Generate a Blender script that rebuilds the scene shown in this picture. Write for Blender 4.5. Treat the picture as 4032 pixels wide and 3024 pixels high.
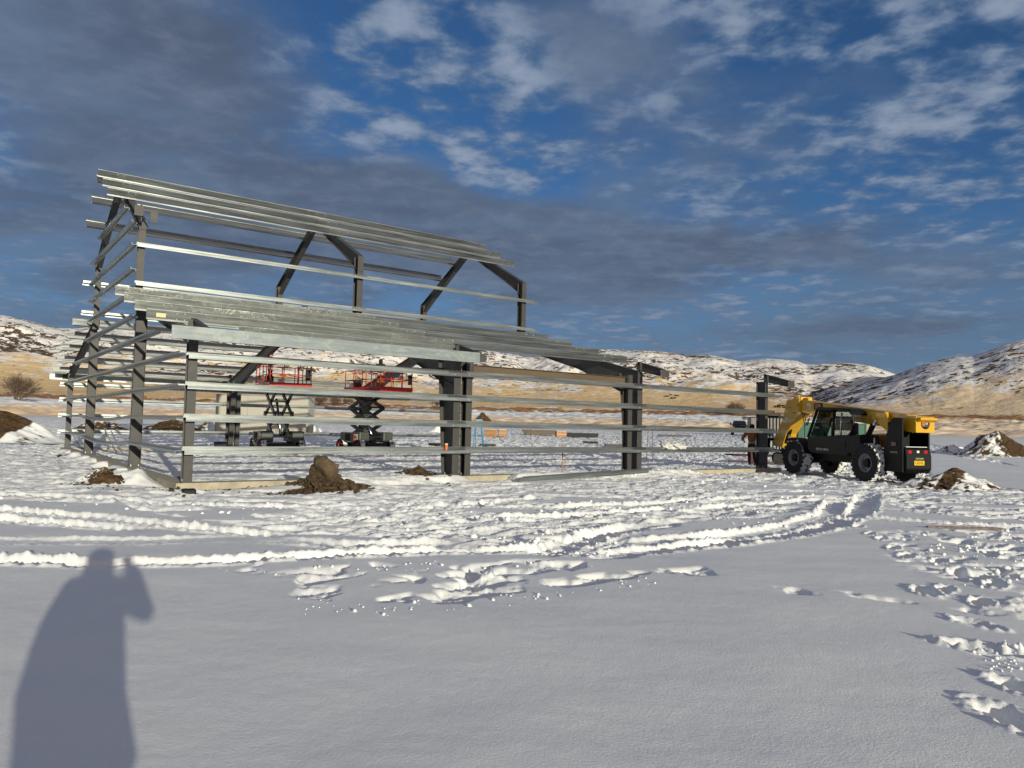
import bpy, bmesh, math, random
import numpy as np
from mathutils import Vector, Matrix, Euler
R=math.radians
random.seed(7); rng=np.random.RandomState(7)
S=bpy.context.scene
for o in list(bpy.data.objects): bpy.data.objects.remove(o)

# ------------------------------------------------------------------ camera
F=2977.6; PITCH=.0552; ROLL=.0226; CAMZ=1.6
cp,sp,cr,sr=math.cos(PITCH),math.sin(PITCH),math.cos(ROLL),math.sin(ROLL)
FWD=Vector((0,cp,sp)); UP0=Vector((0,-sp,cp)); RT0=Vector((1,0,0))
RT=RT0*cr+UP0*sr; UP=UP0*cr-RT0*sr
cd=bpy.data.cameras.new('camera'); cam=bpy.data.objects.new('camera',cd); S.collection.objects.link(cam)
m=Matrix((RT,UP,-FWD)).transposed().to_4x4(); m.translation=Vector((0,0,CAMZ)); cam.matrix_world=m
cd.sensor_width=36; cd.lens=F/4032*36; cd.clip_end=9000; cd.clip_start=.02
S.camera=cam
# ------------------------------------------------------------------ sun + sky
SUN_EL=9.3; SX,SY=.4487,-.8937          # horizontal direction towards the sun
sdir=Vector((SX*math.cos(R(SUN_EL)),SY*math.cos(R(SUN_EL)),math.sin(R(SUN_EL)))).normalized()
sl=bpy.data.lights.new('sun','SUN'); sl.energy=4.2; sl.angle=R(.5); sl.color=(1,.94,.75)
so=bpy.data.objects.new('sun',sl); S.collection.objects.link(so)
so.rotation_euler=sdir.to_track_quat('Z','Y').to_euler(); so.location=(20,-30,20)
W=bpy.data.worlds.new('World'); S.world=W; W.use_nodes=True
wt=W.node_tree; wt.nodes.clear()
def wn(t,**k):
    n=wt.nodes.new(t)
    for a,b in k.items(): setattr(n,a,b)
    return n
def wl(a,b): wt.links.new(a,b)
def wmath(op,a,b=None,c=None,clamp=False):
    n=wn('ShaderNodeMath',operation=op); n.use_clamp=clamp
    for i,x in enumerate((a,b,c)):
        if x is None: continue
        if isinstance(x,(int,float)): n.inputs[i].default_value=x
        else: wl(x,n.inputs[i])
    return n.outputs[0]
def wmix(f,a,b):
    n=wn('ShaderNodeMix',data_type='RGBA'); 
    if isinstance(f,(int,float)): n.inputs[0].default_value=f
    else: wl(f,n.inputs[0])
    for i,x in ((6,a),(7,b)):
        if isinstance(x,tuple): n.inputs[i].default_value=(*x,1)
        else: wl(x,n.inputs[i])
    return n.outputs[2]
sky=wn('ShaderNodeTexSky',sky_type='NISHITA'); sky.sun_disc=False
sky.sun_elevation=R(SUN_EL); sky.sun_rotation=math.atan2(SX,SY); sky.altitude=1800; sky.air_density=1.0; sky.dust_density=.6; sky.ozone_density=2.5
tc=wn('ShaderNodeTexCoord'); sep=wn('ShaderNodeSeparateXYZ'); wl(tc.outputs['Generated'],sep.inputs[0])
zz=wmath('MAXIMUM',sep.outputs[2],0.0); dz=wmath('ADD',zz,.09)
px=wmath('DIVIDE',sep.outputs[0],dz); py=wmath('DIVIDE',sep.outputs[1],dz)
cmb=wn('ShaderNodeCombineXYZ'); wl(px,cmb.inputs[0]); wl(py,cmb.inputs[1]); P=cmb.outputs[0]
def wnoise(scale,detail,rough,dist=0,sx=1,sy=1,rot=0,off=(0,0,0)):
    mp=wn('ShaderNodeMapping'); wl(P,mp.inputs[0]); mp.inputs['Scale'].default_value=(sx,sy,1); mp.inputs['Rotation'].default_value=(0,0,rot); mp.inputs['Location'].default_value=off
    n=wn('ShaderNodeTexNoise'); wl(mp.outputs[0],n.inputs['Vector']); n.inputs['Scale'].default_value=scale; n.inputs['Detail'].default_value=detail; n.inputs['Roughness'].default_value=rough; n.inputs['Distortion'].default_value=dist
    return n.outputs[0]
def ss(x,a,b):
    n=wn('ShaderNodeMapRange',interpolation_type='SMOOTHSTEP'); wl(x,n.inputs[0]); n.inputs[1].default_value=a; n.inputs[2].default_value=b; return n.outputs[0]
def cloudp(u,v):
    w=FWD+RT*((u-1106)/(F/1.8228))+UP*((829.5-v)/(F/1.8228)); w.normalize(); return w.x/(max(w.z,0)+.09), w.y/(max(w.z,0)+.09)
def blob(u,v,ru,rv,amp):
    cx,cy=cloudp(u,v); ax=(cloudp(u+ru,v)[0]-cx); ay=abs(cloudp(u,v-rv)[1]-cloudp(u,v+rv)[1])/2
    dx=wmath('DIVIDE',wmath('SUBTRACT',px,cx),abs(ax)); dy=wmath('DIVIDE',wmath('SUBTRACT',py,cy),ay)
    q=wmath('ADD',wmath('MULTIPLY',dx,dx),wmath('MULTIPLY',dy,dy))
    return wmath('MULTIPLY',wmath('EXPONENT',wmath('MULTIPLY',q,-1)),amp)
# large cover of the grey stratus, with the blue openings where the photograph has them
big=wnoise(.75,7,.54,.25)
cov=wmath('ADD',big,0.0)
for b in [(200,150,480,330,.26),(100,480,420,200,.16),(760,470,330,110,.20),(1050,540,330,110,.20),(1350,560,360,90,.20),(1250,60,190,130,.10),
          (1000,260,300,130,-.20),(1150,400,180,60,-.16),(800,110,160,100,-.10),(1850,40,420,90,-.12),(1650,260,330,160,.05),(2050,260,200,120,.05),(560,330,180,50,-.05),(300,560,260,40,-.06),
          (1500,330,260,130,.05),(1700,520,350,80,.08),(1500,700,900,60,.03)]:
    cov=wmath('ADD',cov,blob(*b))
covm=ss(cov,.465,.68)
puff=wnoise(7.5,7,.55,.12,off=(3,1,0)); puff2=wnoise(2.6,5,.5,.1,off=(8,2,0))
puff=wmath('ADD',wmath('MULTIPLY',puff,.58),wmath('MULTIPLY',puff2,.42)); puffm=wmath('MULTIPLY',ss(puff,.43,.56),ss(cov,.14,.30))
streak=wnoise(1.7,6,.55,.3,sx=.6,sy=1,rot=.5); fine=wnoise(7,6,.65,.3)
skyc=wn('ShaderNodeMix',data_type='RGBA',blend_type='MULTIPLY'); skyc.inputs[0].default_value=1; wl(sky.outputs[0],skyc.inputs[6]); skyc.inputs[7].default_value=(.50,.76,1.0,1)
sc=wn('ShaderNodeVectorMath',operation='SCALE'); wl(skyc.outputs[2],sc.inputs[0]); sc.inputs[3].default_value=.088
hz=ss(sep.outputs[2],.02,.26)
base=wmix(wmath('MULTIPLY',ss(wmath('SUBTRACT',.34,sep.outputs[2]),.0,.34),.62),sc.outputs[0],(.12,.19,.305))
grey=wmix(ss(streak,.36,.66),(.088,.115,.172),(.125,.175,.265))
grey=wmix(wmath('MULTIPLY',ss(fine,.45,.75),.35),grey,(.20,.235,.30))
c1=wmix(wmath('MULTIPLY',covm,.93),base,grey)
edge=wmath('MULTIPLY',covm,wmath('SUBTRACT',1.0,covm))
pf=wmath('MULTIPLY',puffm,wmath('SUBTRACT',1.0,wmath('MULTIPLY',covm,.85)))
c2=wmix(wmath('MULTIPLY',pf,.85),c1,wmix(ss(puff,.47,.66),(.105,.17,.29),(.31,.37,.47)))
lowc=wmix(wmath('ADD',.5,wmath('MULTIPLY',ss(streak,.36,.6),.4)),c2,(.115,.175,.265))
c3=wmix(hz,lowc,c2)
# warm glow added to the unseen sky behind the camera, brightening the shadows
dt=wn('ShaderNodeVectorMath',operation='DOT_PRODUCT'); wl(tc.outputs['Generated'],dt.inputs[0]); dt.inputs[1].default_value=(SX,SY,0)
sunside_fill=wmath('MULTIPLY',ss(dt.outputs['Value'],-.15,.65),wmath('ADD',.55,wmath('MULTIPLY',ss(streak,.35,.65),.4)))
c3=wmix(sunside_fill,c3,(.40,.315,.27))
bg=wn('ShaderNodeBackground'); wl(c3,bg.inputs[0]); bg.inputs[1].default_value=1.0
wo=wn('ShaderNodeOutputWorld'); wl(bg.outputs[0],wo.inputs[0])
S.view_settings.view_transform='Standard'; S.view_settings.look='None'; S.view_settings.exposure=0.0; S.view_settings.gamma=1
S.render.engine='CYCLES'; S.render.resolution_x=1024; S.render.resolution_y=768
S.cycles.max_bounces=6; S.cycles.diffuse_bounces=3; S.cycles.glossy_bounces=3; S.cycles.transparent_max_bounces=8

# ------------------------------------------------------------------ helpers
def ray(u,v):
    w=FWD+RT*((u-2016)/F)+UP*((1512-v)/F); return w.normalized()
BR=[0,12,43,55,70,90,110,150,170,350,430,500,511,532,545,600,660,9000]
BZ=[-.06,-.12,-.12,.12,.55,.85,1.05,1.25,1.5,5.0,8.0,10.6,13.4,13.4,11.6,14.5,18,18]
def base_z(x,y): return float(np.interp(math.hypot(x,y),BR,BZ))
def gp(u,v,z=None):
    """ground point seen at photograph pixel (u,v)"""
    w=ray(u,v)
    if z is not None:
        t=(z-CAMZ)/w.z; return Vector((w.x*t,w.y*t,z))
    t=1.0; dt=.05
    while t<2000:
        x,y=w.x*t,w.y*t
        if CAMZ+w.z*t<=base_z(x,y): return Vector((x,y,base_z(x,y)))
        t*=1.002
    return Vector((w.x*600,w.y*600,14))
def at(u,v,d):
    """point on that line of sight at forward distance d"""
    w=ray(u,v); t=d/w.y; return Vector((w.x*t,w.y*t,CAMZ+w.z*t))
def link(o): S.collection.objects.link(o); return o
def tag(o,label=None,cat=None,group=None,kind=None):
    if label: o['label']=label
    if cat: o['category']=cat
    if group: o['group']=group
    if kind: o['kind']=kind
    return o
def empty(name,loc=(0,0,0),rz=0,**k):
    o=link(bpy.data.objects.new(name,None)); o.empty_display_size=.3; o.location=loc; o.rotation_euler=(0,0,rz); return tag(o,**k)
class MB:
    def __init__(s): s.v=[];s.f=[];s.m=[]
    def add(s,vs,fs,mi=0):
        b=len(s.v); s.v+= [tuple(q) for q in vs]; s.f+=[tuple(b+i for i in f) for f in fs]; s.m+=[mi]*len(fs); return s
    def box(s,a,b,M=None,mi=0):
        x0,y0,z0=a;x1,y1,z1=b
        vs=[Vector(q) for q in ((x0,y0,z0),(x1,y0,z0),(x1,y1,z0),(x0,y1,z0),(x0,y0,z1),(x1,y0,z1),(x1,y1,z1),(x0,y1,z1))]
        if M is not None: vs=[M@q for q in vs]
        return s.add(vs,[(0,3,2,1),(4,5,6,7),(0,1,5,4),(1,2,6,5),(2,3,7,6),(3,0,4,7)],mi)
    def prism(s,prof,A,B,side,mi=0,up=None,profB=None,sag=0,n=1):
        """extrude closed 2-D profile (a along side, b along up) from A to B"""
        A=Vector(A);B=Vector(B);d=(B-A).normalized(); side=Vector(side); side=(side-d*side.dot(d)).normalized()
        up=Vector(up) if up is not None else d.cross(side)
        up=up.normalized(); profB=profB or prof; k=len(prof); vs=[];fs=[]
        for j in range(n+1):
            t=j/n; C=A.lerp(B,t)+Vector((0,0,-sag*4*t*(1-t)))
            for (a,b),(a2,b2) in zip(prof,profB): vs.append(C+side*(a+(a2-a)*t)+up*(b+(b2-b)*t))
        for j in range(n):
            for i in range(k): fs.append((j*k+i,j*k+(i+1)%k,(j+1)*k+(i+1)%k,(j+1)*k+i))
        fs.append(tuple(range(k-1,-1,-1))); fs.append(tuple(n*k+i for i in range(k)))
        return s.add(vs,fs,mi)
    def tube(s,pts,r,n=8,mi=0,cap=True):
        pts=[Vector(p) for p in pts]; rs=r if isinstance(r,(list,tuple)) else [r]*len(pts); vs=[];fs=[]
        for i,p in enumerate(pts):
            d=(pts[min(i+1,len(pts)-1)]-pts[max(i-1,0)]).normalized()
            a=d.cross(Vector((0,0,1))) if abs(d.z)<.95 else d.cross(Vector((1,0,0)))
            a.normalize(); b=d.cross(a)
            for k in range(n):
                t=2*math.pi*k/n; vs.append(p+(a*math.cos(t)+b*math.sin(t))*rs[i])
        for i in range(len(pts)-1):
            for k in range(n): fs.append((i*n+k,i*n+(k+1)%n,(i+1)*n+(k+1)%n,(i+1)*n+k))
        if cap: fs.append(tuple(range(n-1,-1,-1))); fs.append(tuple((len(pts)-1)*n+k for k in range(n)))
        return s.add(vs,fs,mi)
    def lathe(s,prof,C,axis,n=32,mi=0,closed=False):
        """revolve (radius, along-axis) profile"""
        C=Vector(C);ax=Vector(axis).normalized(); a=ax.cross(Vector((0,0,1))) if abs(ax.z)<.9 else Vector((1,0,0))
        a.normalize(); b=ax.cross(a); vs=[];fs=[];k=len(prof)
        for i in range(n):
            t=2*math.pi*i/n
            for r,h in prof: vs.append(C+ax*h+(a*math.cos(t)+b*math.sin(t))*r)
        for i in range(n):
            for j in range(k if closed else k-1): fs.append((i*k+j,((i+1)%n)*k+j,((i+1)%n)*k+(j+1)%k,i*k+(j+1)%k))
        return s.add(vs,fs,mi)
    def poly(s,pts2,off0,off1,M,mi=0):
        """side outline (x,z) extruded between y=off0 and y=off1"""
        k=len(pts2); vs=[M@Vector((x,off0,z)) for x,z in pts2]+[M@Vector((x,off1,z)) for x,z in pts2]
        fs=[tuple(range(k)),tuple(range(2*k-1,k-1,-1))]+[(i,i+k,(i+1)%k+k,(i+1)%k) for i in range(k)]
        return s.add(vs,fs,mi)
    def build(s,name,mats,parent=None,smooth=False,bevel=0,tags=None):
        me=bpy.data.meshes.new(name); me.from_pydata(s.v,[],s.f)
        for q in (mats if isinstance(mats,(list,tuple)) else [mats]): me.materials.append(q)
        me.polygons.foreach_set('material_index',s.m); 
        bm=bmesh.new(); bm.from_mesh(me); bmesh.ops.recalc_face_normals(bm,faces=bm.faces[:]); bm.to_mesh(me); bm.free()
        if smooth: me.polygons.foreach_set('use_smooth',[True]*len(me.polygons))
        me.update(); o=link(bpy.data.objects.new(name,me))
        if parent: o.parent=parent
        if bevel:
            bv=o.modifiers.new('bevel','BEVEL'); bv.width=bevel; bv.segments=2; bv.limit_method='ANGLE'
        if tags: tag(o,**tags)
        return o
I4=Matrix.Identity(4)
def copy_tree(o,parent=None):
    kids=[c for c in bpy.data.objects if c.parent==o]
    c=o.copy(); S.collection.objects.link(c); c.parent=parent
    for k in kids: copy_tree(k,c)
    return c
# ------------------------------------------------------------------ materials
def mat(name,col,rough=.6,metal=0,noise=None,bump=0,bscale=20,coat=0,spec=.5):
    """noise=(scale, colour2, lo, hi[, stretch])"""
    M=bpy.data.materials.new(name); M.use_nodes=True; t=M.node_tree; b=t.nodes['Principled BSDF']
    b.inputs['Base Color'].default_value=(*col,1); b.inputs['Roughness'].default_value=rough; b.inputs['Metallic'].default_value=metal
    b.inputs['Specular IOR Level'].default_value=spec
    if coat: b.inputs['Coat Weight'].default_value=coat
    tcn=t.nodes.new('ShaderNodeTexCoord'); src=tcn.outputs['Object']
    if noise:
        mp=t.nodes.new('ShaderNodeMapping'); t.links.new(src,mp.inputs[0]); mp.inputs['Scale'].default_value=noise[4] if len(noise)>4 else (1,1,1)
        n=t.nodes.new('ShaderNodeTexNoise'); t.links.new(mp.outputs[0],n.inputs[0]); n.inputs['Scale'].default_value=noise[0]; n.inputs['Detail'].default_value=6; n.inputs['Roughness'].default_value=.65
        r=t.nodes.new('ShaderNodeMapRange'); t.links.new(n.outputs[0],r.inputs[0]); r.inputs[1].default_value=noise[2]; r.inputs[2].default_value=noise[3]
        mx=t.nodes.new('ShaderNodeMix'); mx.data_type='RGBA'; t.links.new(r.outputs[0],mx.inputs[0]); mx.inputs[6].default_value=(*col,1); mx.inputs[7].default_value=(*noise[1],1)
        t.links.new(mx.outputs[2],b.inputs['Base Color'])
    if bump:
        n2=t.nodes.new('ShaderNodeTexNoise'); t.links.new(src,n2.inputs[0]); n2.inputs['Scale'].default_value=bscale; n2.inputs['Detail'].default_value=8
        bp=t.nodes.new('ShaderNodeBump'); bp.inputs['Strength'].default_value=bump; bp.inputs['Distance'].default_value=.02; t.links.new(n2.outputs[0],bp.inputs['Height']); t.links.new(bp.outputs[0],b.inputs['Normal'])
    return M
M={}
M['steel']=mat('primer_steel',(.052,.050,.048),.5,0,(3,(.085,.076,.064),.5,.8),.15,60)
M['beam']=mat('brown_steel',(.12,.085,.05),.55,0,(2.5,(.09,.05,.03),.4,.8,(.3,1,1)),.1,30)
M['bolt']=mat('zinc_bolt',(.75,.75,.72),.35,.6)
M['red']=mat('red_paint',(.50,.022,.012),.42,0,(5,(.30,.015,.01),.5,.8),coat=.2)
M['dark']=mat('dark_paint',(.014,.015,.015),.45,0,(6,(.04,.04,.038),.45,.8))
M['grey']=mat('grey_paint',(.055,.06,.055),.45,0,(4,(.08,.08,.07),.45,.8))
M['black']=mat('black_paint',(.004,.004,.005),.55,0,(5,(.012,.010,.008),.6,.9),spec=.25)
M['yellow']=mat('yellow_paint',(.66,.36,.006),.40,0,(3,(.54,.27,.008),.45,.85),coat=.25)
M['chrome']=mat('chrome',(.7,.7,.7),.15,1)
M['white']=mat('white_paint',(.75,.75,.72),.5)
M['orange']=mat('orange_paint',(.8,.17,.02),.5)
M['wood']=mat('sawn_wood',(.42,.22,.09),.7,0,(6,(.30,.14,.06),.4,.7,(1,12,12)),.2,40)
M['card']=mat('cardboard',(.42,.23,.10),.8,0,(3,(.36,.19,.08),.4,.7))
M['tape']=mat('parcel_tape',(.55,.42,.28),.3)
M['blue']=mat('blue_fibreglass',(.03,.22,.42),.45)
M['lamp']=mat('red_lens',(.5,.01,.01),.2)
M['green']=mat('green_paint',(.02,.10,.065),.55,0,(2,(.035,.12,.08),.4,.8))
M['beige']=mat('beige_panel',(.43,.41,.345),.6,0,(1.2,(.44,.41,.33),.4,.7,(1,1,.2)))
M['beige_dark']=mat('grey_panel',(.30,.30,.29),.6,0,(1.2,(.25,.25,.24),.4,.7))
M['jean']=mat('dark_trousers',(.02,.02,.02),.9,0,None,.3,60)
M['duck']=mat('brown_duck_cloth',(.36,.14,.035),.85,0,(8,(.24,.09,.025),.4,.7),.4,40)
M['cloth']=mat('black_cloth',(.012,.012,.014),.9,0,None,.3,60)
M['skin']=mat('skin',(.50,.26,.18),.55)
M['boot']=mat('boot_leather',(.04,.025,.015),.6)
M['hiviz']=mat('hi_viz_glove',(.45,.55,.05),.7)
M['rust']=mat('rusty_red_steel',(.07,.012,.010),.7,0,(4,(.04,.012,.01),.4,.8))
M['wire']=mat('dark_rod',(.05,.045,.04),.6)
M['pole']=mat('weathered_pole',(.26,.20,.14),.9)
M['plastic']=mat('clear_film',(.62,.62,.58),.25,0,None,.6,30)
# galvanised sheet: spangle, white streaks and chalky water stains
def galv(name,base,stain,metal=.55,rough=.42):
    m_=bpy.data.materials.new(name); m_.use_nodes=True; t=m_.node_tree; b=t.nodes['Principled BSDF']; L=t.links.new
    tc_=t.nodes.new('ShaderNodeTexCoord'); 
    def nz(sc,det,vec,dist=0,ro=.6):
        n=t.nodes.new('ShaderNodeTexNoise'); n.inputs['Scale'].default_value=sc; n.inputs['Detail'].default_value=det; n.inputs['Distortion'].default_value=dist; n.inputs['Roughness'].default_value=ro; L(vec,n.inputs[0]); return n.outputs[0]
    def mr(x,a,c,lo=0,hi=1):
        r=t.nodes.new('ShaderNodeMapRange'); L(x,r.inputs[0]); r.inputs[1].default_value=a; r.inputs[2].default_value=c; r.inputs[3].default_value=lo; r.inputs[4].default_value=hi; return r.outputs[0]
    def mx(f,a,c):
        n=t.nodes.new('ShaderNodeMix'); n.data_type='RGBA'; L(f,n.inputs[0])
        for i,x in ((6,a),(7,c)):
            if isinstance(x,tuple): n.inputs[i].default_value=(*x,1)
            else: L(x,n.inputs[i])
        return n.outputs[2]
    mp=t.nodes.new('ShaderNodeMapping'); mp.inputs['Scale'].default_value=(.25,3,5); L(tc_.outputs['Object'],mp.inputs[0])
    streak=nz(2.2,6,mp.outputs[0]); 
    mp2=t.nodes.new('ShaderNodeMapping'); mp2.inputs['Scale'].default_value=(.8,1.6,1.6); L(tc_.outputs['Object'],mp2.inputs[0])
    blot=nz(2.6,5,mp2.outputs[0],1.2)
    a=t.nodes.new('ShaderNodeMath'); a.operation='SUBTRACT'; L(blot,a.inputs[0]); a.inputs[1].default_value=.52
    ab=t.nodes.new('ShaderNodeMath'); ab.operation='ABSOLUTE'; L(a.outputs[0],ab.inputs[0])
    ring=mr(ab.outputs[0],.0,.018,1,0)
    big_=mr(nz(.35,3,tc_.outputs['Object']),.45,.6)
    g=t.nodes.new('ShaderNodeMath'); g.operation='MULTIPLY'; L(ring,g.inputs[0]); L(big_,g.inputs[1])
    g2=t.nodes.new('ShaderNodeMath'); g2.operation='MULTIPLY'; L(g.outputs[0],g2.inputs[0]); g2.inputs[1].default_value=stain
    c=mx(mr(streak,.35,.7),tuple(x*.80 for x in base),tuple(min(1,x*1.15) for x in base))
    c=mx(mr(blot,.50,.62,0,.18*stain+.04),c,(.55,.56,.52))
    c=mx(g2.outputs[0],c,(.82,.83,.78)); L(c,b.inputs['Base Color'])
    b.inputs['Metallic'].default_value=metal
    L(mr(streak,.3,.7,rough-.06,rough+.1),b.inputs['Roughness'])
    n3=nz(3,4,mp.outputs[0]); bp=t.nodes.new('ShaderNodeBump'); bp.inputs['Strength'].default_value=.25; bp.inputs['Distance'].default_value=.01; L(n3,bp.inputs['Height']); L(bp.outputs[0],b.inputs['Normal'])
    return m_
M['galv']=galv('galvanised_girt',(.42,.46,.45),.35,.95,.34)
M['galvp']=galv('galvanised_purlin_stained',(.25,.27,.255),1.0,.72,.42)
M['galvb']=galv('galvanised_purlin_bright',(.46,.49,.48),.12,.95,.30)
def stonemat(name,c1,c2,c3=None,sc=3):
    m_=bpy.data.materials.new(name); m_.use_nodes=True; t=m_.node_tree; b=t.nodes['Principled BSDF']; L=t.links.new
    tc_=t.nodes.new('ShaderNodeTexCoord'); n=t.nodes.new('ShaderNodeTexNoise'); n.inputs['Scale'].default_value=sc; n.inputs['Detail'].default_value=9; n.inputs['Roughness'].default_value=.7; L(tc_.outputs['Object'],n.inputs[0])
    cr_=t.nodes.new('ShaderNodeValToRGB'); cr_.color_ramp.elements[0].position=.35; cr_.color_ramp.elements[0].color=(*c1,1); cr_.color_ramp.elements[1].position=.68; cr_.color_ramp.elements[1].color=(*c2,1); L(n.outputs[0],cr_.inputs[0])
    L(cr_.outputs[0],b.inputs['Base Color']); b.inputs['Roughness'].default_value=.95
    bp=t.nodes.new('ShaderNodeBump'); bp.inputs['Strength'].default_value=.8; bp.inputs['Distance'].default_value=.05; n2=t.nodes.new('ShaderNodeTexNoise'); n2.inputs['Scale'].default_value=sc*5; n2.inputs['Detail'].default_value=8; L(tc_.outputs['Object'],n2.inputs[0]); L(n2.outputs[0],bp.inputs['Height']); L(bp.outputs[0],b.inputs['Normal'])
    return m_
M['soil']=stonemat('soil',(.032,.020,.011),(.12,.078,.04),sc=6)
M['rock']=stonemat('clay_boulder',(.06,.04,.022),(.15,.105,.058),sc=3)
M['concrete']=stonemat('concrete',(.33,.29,.21),(.52,.47,.36),sc=2)
M['twig']=mat('bare_twig',(.15,.105,.075),.9)
M['bark']=mat('bark',(.12,.09,.065),.9)

# ------------------------------------------------------------------ numpy noise
_p=rng.permutation(256); _p=np.concatenate([_p,_p]); _g=np.stack([np.cos(np.arange(256)*2.399),np.sin(np.arange(256)*2.399)],1)
def pn(x,y):
    xi=np.floor(x).astype(np.int64); yi=np.floor(y).astype(np.int64); xf=x-xi; yf=y-yi
    u=xf*xf*xf*(xf*(xf*6-15)+10); v=yf*yf*yf*(yf*(yf*6-15)+10)
    def g(ix,iy,fx,fy):
        h=_p[_p[ix&255]+(iy&255)]; q=_g[h]; return q[...,0]*fx+q[...,1]*fy
    a=g(xi,yi,xf,yf); b=g(xi+1,yi,xf-1,yf); c=g(xi,yi+1,xf,yf-1); d=g(xi+1,yi+1,xf-1,yf-1)
    return (a+(b-a)*u+(c-a)*v+(a-b-c+d)*u*v)*1.5
def fbm(x,y,o=4,g=.5):
    s=0;a=1;n=0
    for i in range(o): s=s+a*pn(x*2**i+i*17.3,y*2**i-i*9.1); n+=a; a*=g
    return s/n
def sm(x,a,b): t=np.clip((x-a)/(b-a),0,1); return t*t*(3-2*t)
def W2(pts): # displayed-photograph pixel list -> world ground xy
    return np.array([gp(u*1.8228,v*1.8228,-.1)[:2] for u,v in pts])
def inpoly(x,y,P_):
    c=np.zeros(x.shape,bool); n=len(P_)
    for i in range(n):
        x0,y0=P_[i];x1,y1=P_[(i+1)%n]
        if y0==y1: continue
        k=((y0>y)!=(y1>y))&(x<(x1-x0)*(y-y0)/(y1-y0)+x0); c^=k
    return c
def softpoly(x,y,P_,w):
    d=np.full(x.shape,1e9)
    for i in range(len(P_)):
        d=np.minimum(d,segd(x,y,P_[i],P_[(i+1)%len(P_)])[0])
    ins=inpoly(x,y,P_); return sm(np.where(ins,d,-d),-w,w)
def segd(x,y,a,b):
    dx,dy=b-a; L2=dx*dx+dy*dy+1e-12; t=np.clip(((x-a[0])*dx+(y-a[1])*dy)/L2,0,1)
    ex=x-a[0]-t*dx; ey=y-a[1]-t*dy; return np.hypot(ex,ey),t,np.sign(dx*ey-dy*ex),math.sqrt(L2)
def line(x,y,P_):
    """signed distance to a polyline and arc length along it"""
    D=np.full(x.shape,1e9);Sg=np.zeros(x.shape);A=np.zeros(x.shape);acc=0
    for i in range(len(P_)-1):
        d,t,s,L=segd(x,y,P_[i],P_[i+1]); k=d<D; D=np.where(k,d,D); Sg=np.where(k,s,Sg); A=np.where(k,acc+t*L,A); acc+=L
    return D*np.where(Sg==0,1,Sg),A
CH=[W2([(-250,1068),(0,1075),(250,1088),(440,1122),(640,1145),(760,1150),(900,1162),(1010,1182),(1140,1162),(1190,1188),(1290,1205),(1360,1203),(1335,1150),(1500,1122),(1640,1118),(1700,1102),(1790,1085),(1880,1078),(2000,1102),(2212,1128),(2420,1128),(2420,1085),(2010,1030),(1990,975)])]
CHfar=np.array([[28,42],[40,95],[60,150],[-100,150],[-42,40],[-22,18]])
CH[0]=np.concatenate([CH[0],CHfar])
CHR=W2([(1905,1150),(1990,1140),(2212,1132),(2500,1132),(2500,1345),(2212,1335),(2120,1300),(2050,1240),(1950,1215)])
SC=[W2(q) for q in ([(640,1262),(760,1268),(900,1252),(1020,1238),(1150,1246),(1380,1232),(1390,1246),(1250,1262),(1120,1275),(1000,1295),(860,1290),(640,1290)],
   [(860,1248),(960,1222),(1090,1208),(1260,1208),(1250,1222),(1120,1240),(1000,1262)],
   [(590,1240),(700,1225),(810,1215),(850,1225),(760,1245),(650,1258)],[(495,1225),(540,1212),(570,1222),(550,1240),(510,1240)],
   [(1415,1232),(1480,1222),(1590,1234),(1500,1242)],[(1640,1254),(1700,1256),(1765,1276),(1700,1274)],[(1790,1274),(1880,1280),(1965,1298),(1880,1293)],
   [(2020,1306),(2100,1312),(2212,1322),(2100,1320)],[(1430,1226),(1560,1212),(1600,1222),(1480,1236)])]
TR=[(W2([(-300,1195),(0,1207),(200,1216),(440,1212),(700,1199),(900,1191),(1100,1185),(1290,1180)]),.24,.10,.0),
    (W2([(-300,1085),(0,1098),(200,1112),(450,1140),(640,1156)]),.26,.09,1),(W2([(-300,1108),(0,1118),(150,1128),(330,1144)]),.26,.09,1),
    (W2([(-300,1160),(0,1166),(300,1166),(560,1158)]),.3,.03,.0),(W2([(560,1160),(760,1176),(900,1172),(1010,1180)]),.3,.08,.4),
    (W2([(1290,1196),(1420,1180),(1560,1168),(1700,1150),(1800,1128),(1860,1100),(1880,1060)]),.30,.13,1),
    (W2([(1330,1172),(1480,1158),(1600,1148),(1720,1128),(1790,1105),(1815,1075)]),.26,.09,.6),
    (W2([(1700,1100),(1850,1112),(2050,1128),(2300,1140)]),.25,.09,.3),(W2([(1900,1095),(2050,1108),(2300,1118)]),.25,.08,.3),
    (W2([(600,1105),(900,1120),(1200,1110),(1500,1095),(1800,1075)]),.28,.09,.8),(W2([(800,1080),(1100,1092),(1400,1085),(1650,1070)]),.28,.09,.8),
    (W2([(-100,1060),(200,1072),(500,1090),(900,1096),(1200,1070)]),.28,.08,.9),(W2([(1150,1200),(1220,1170),(1290,1150),(1400,1130)]),.3,.13,.5)]
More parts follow.
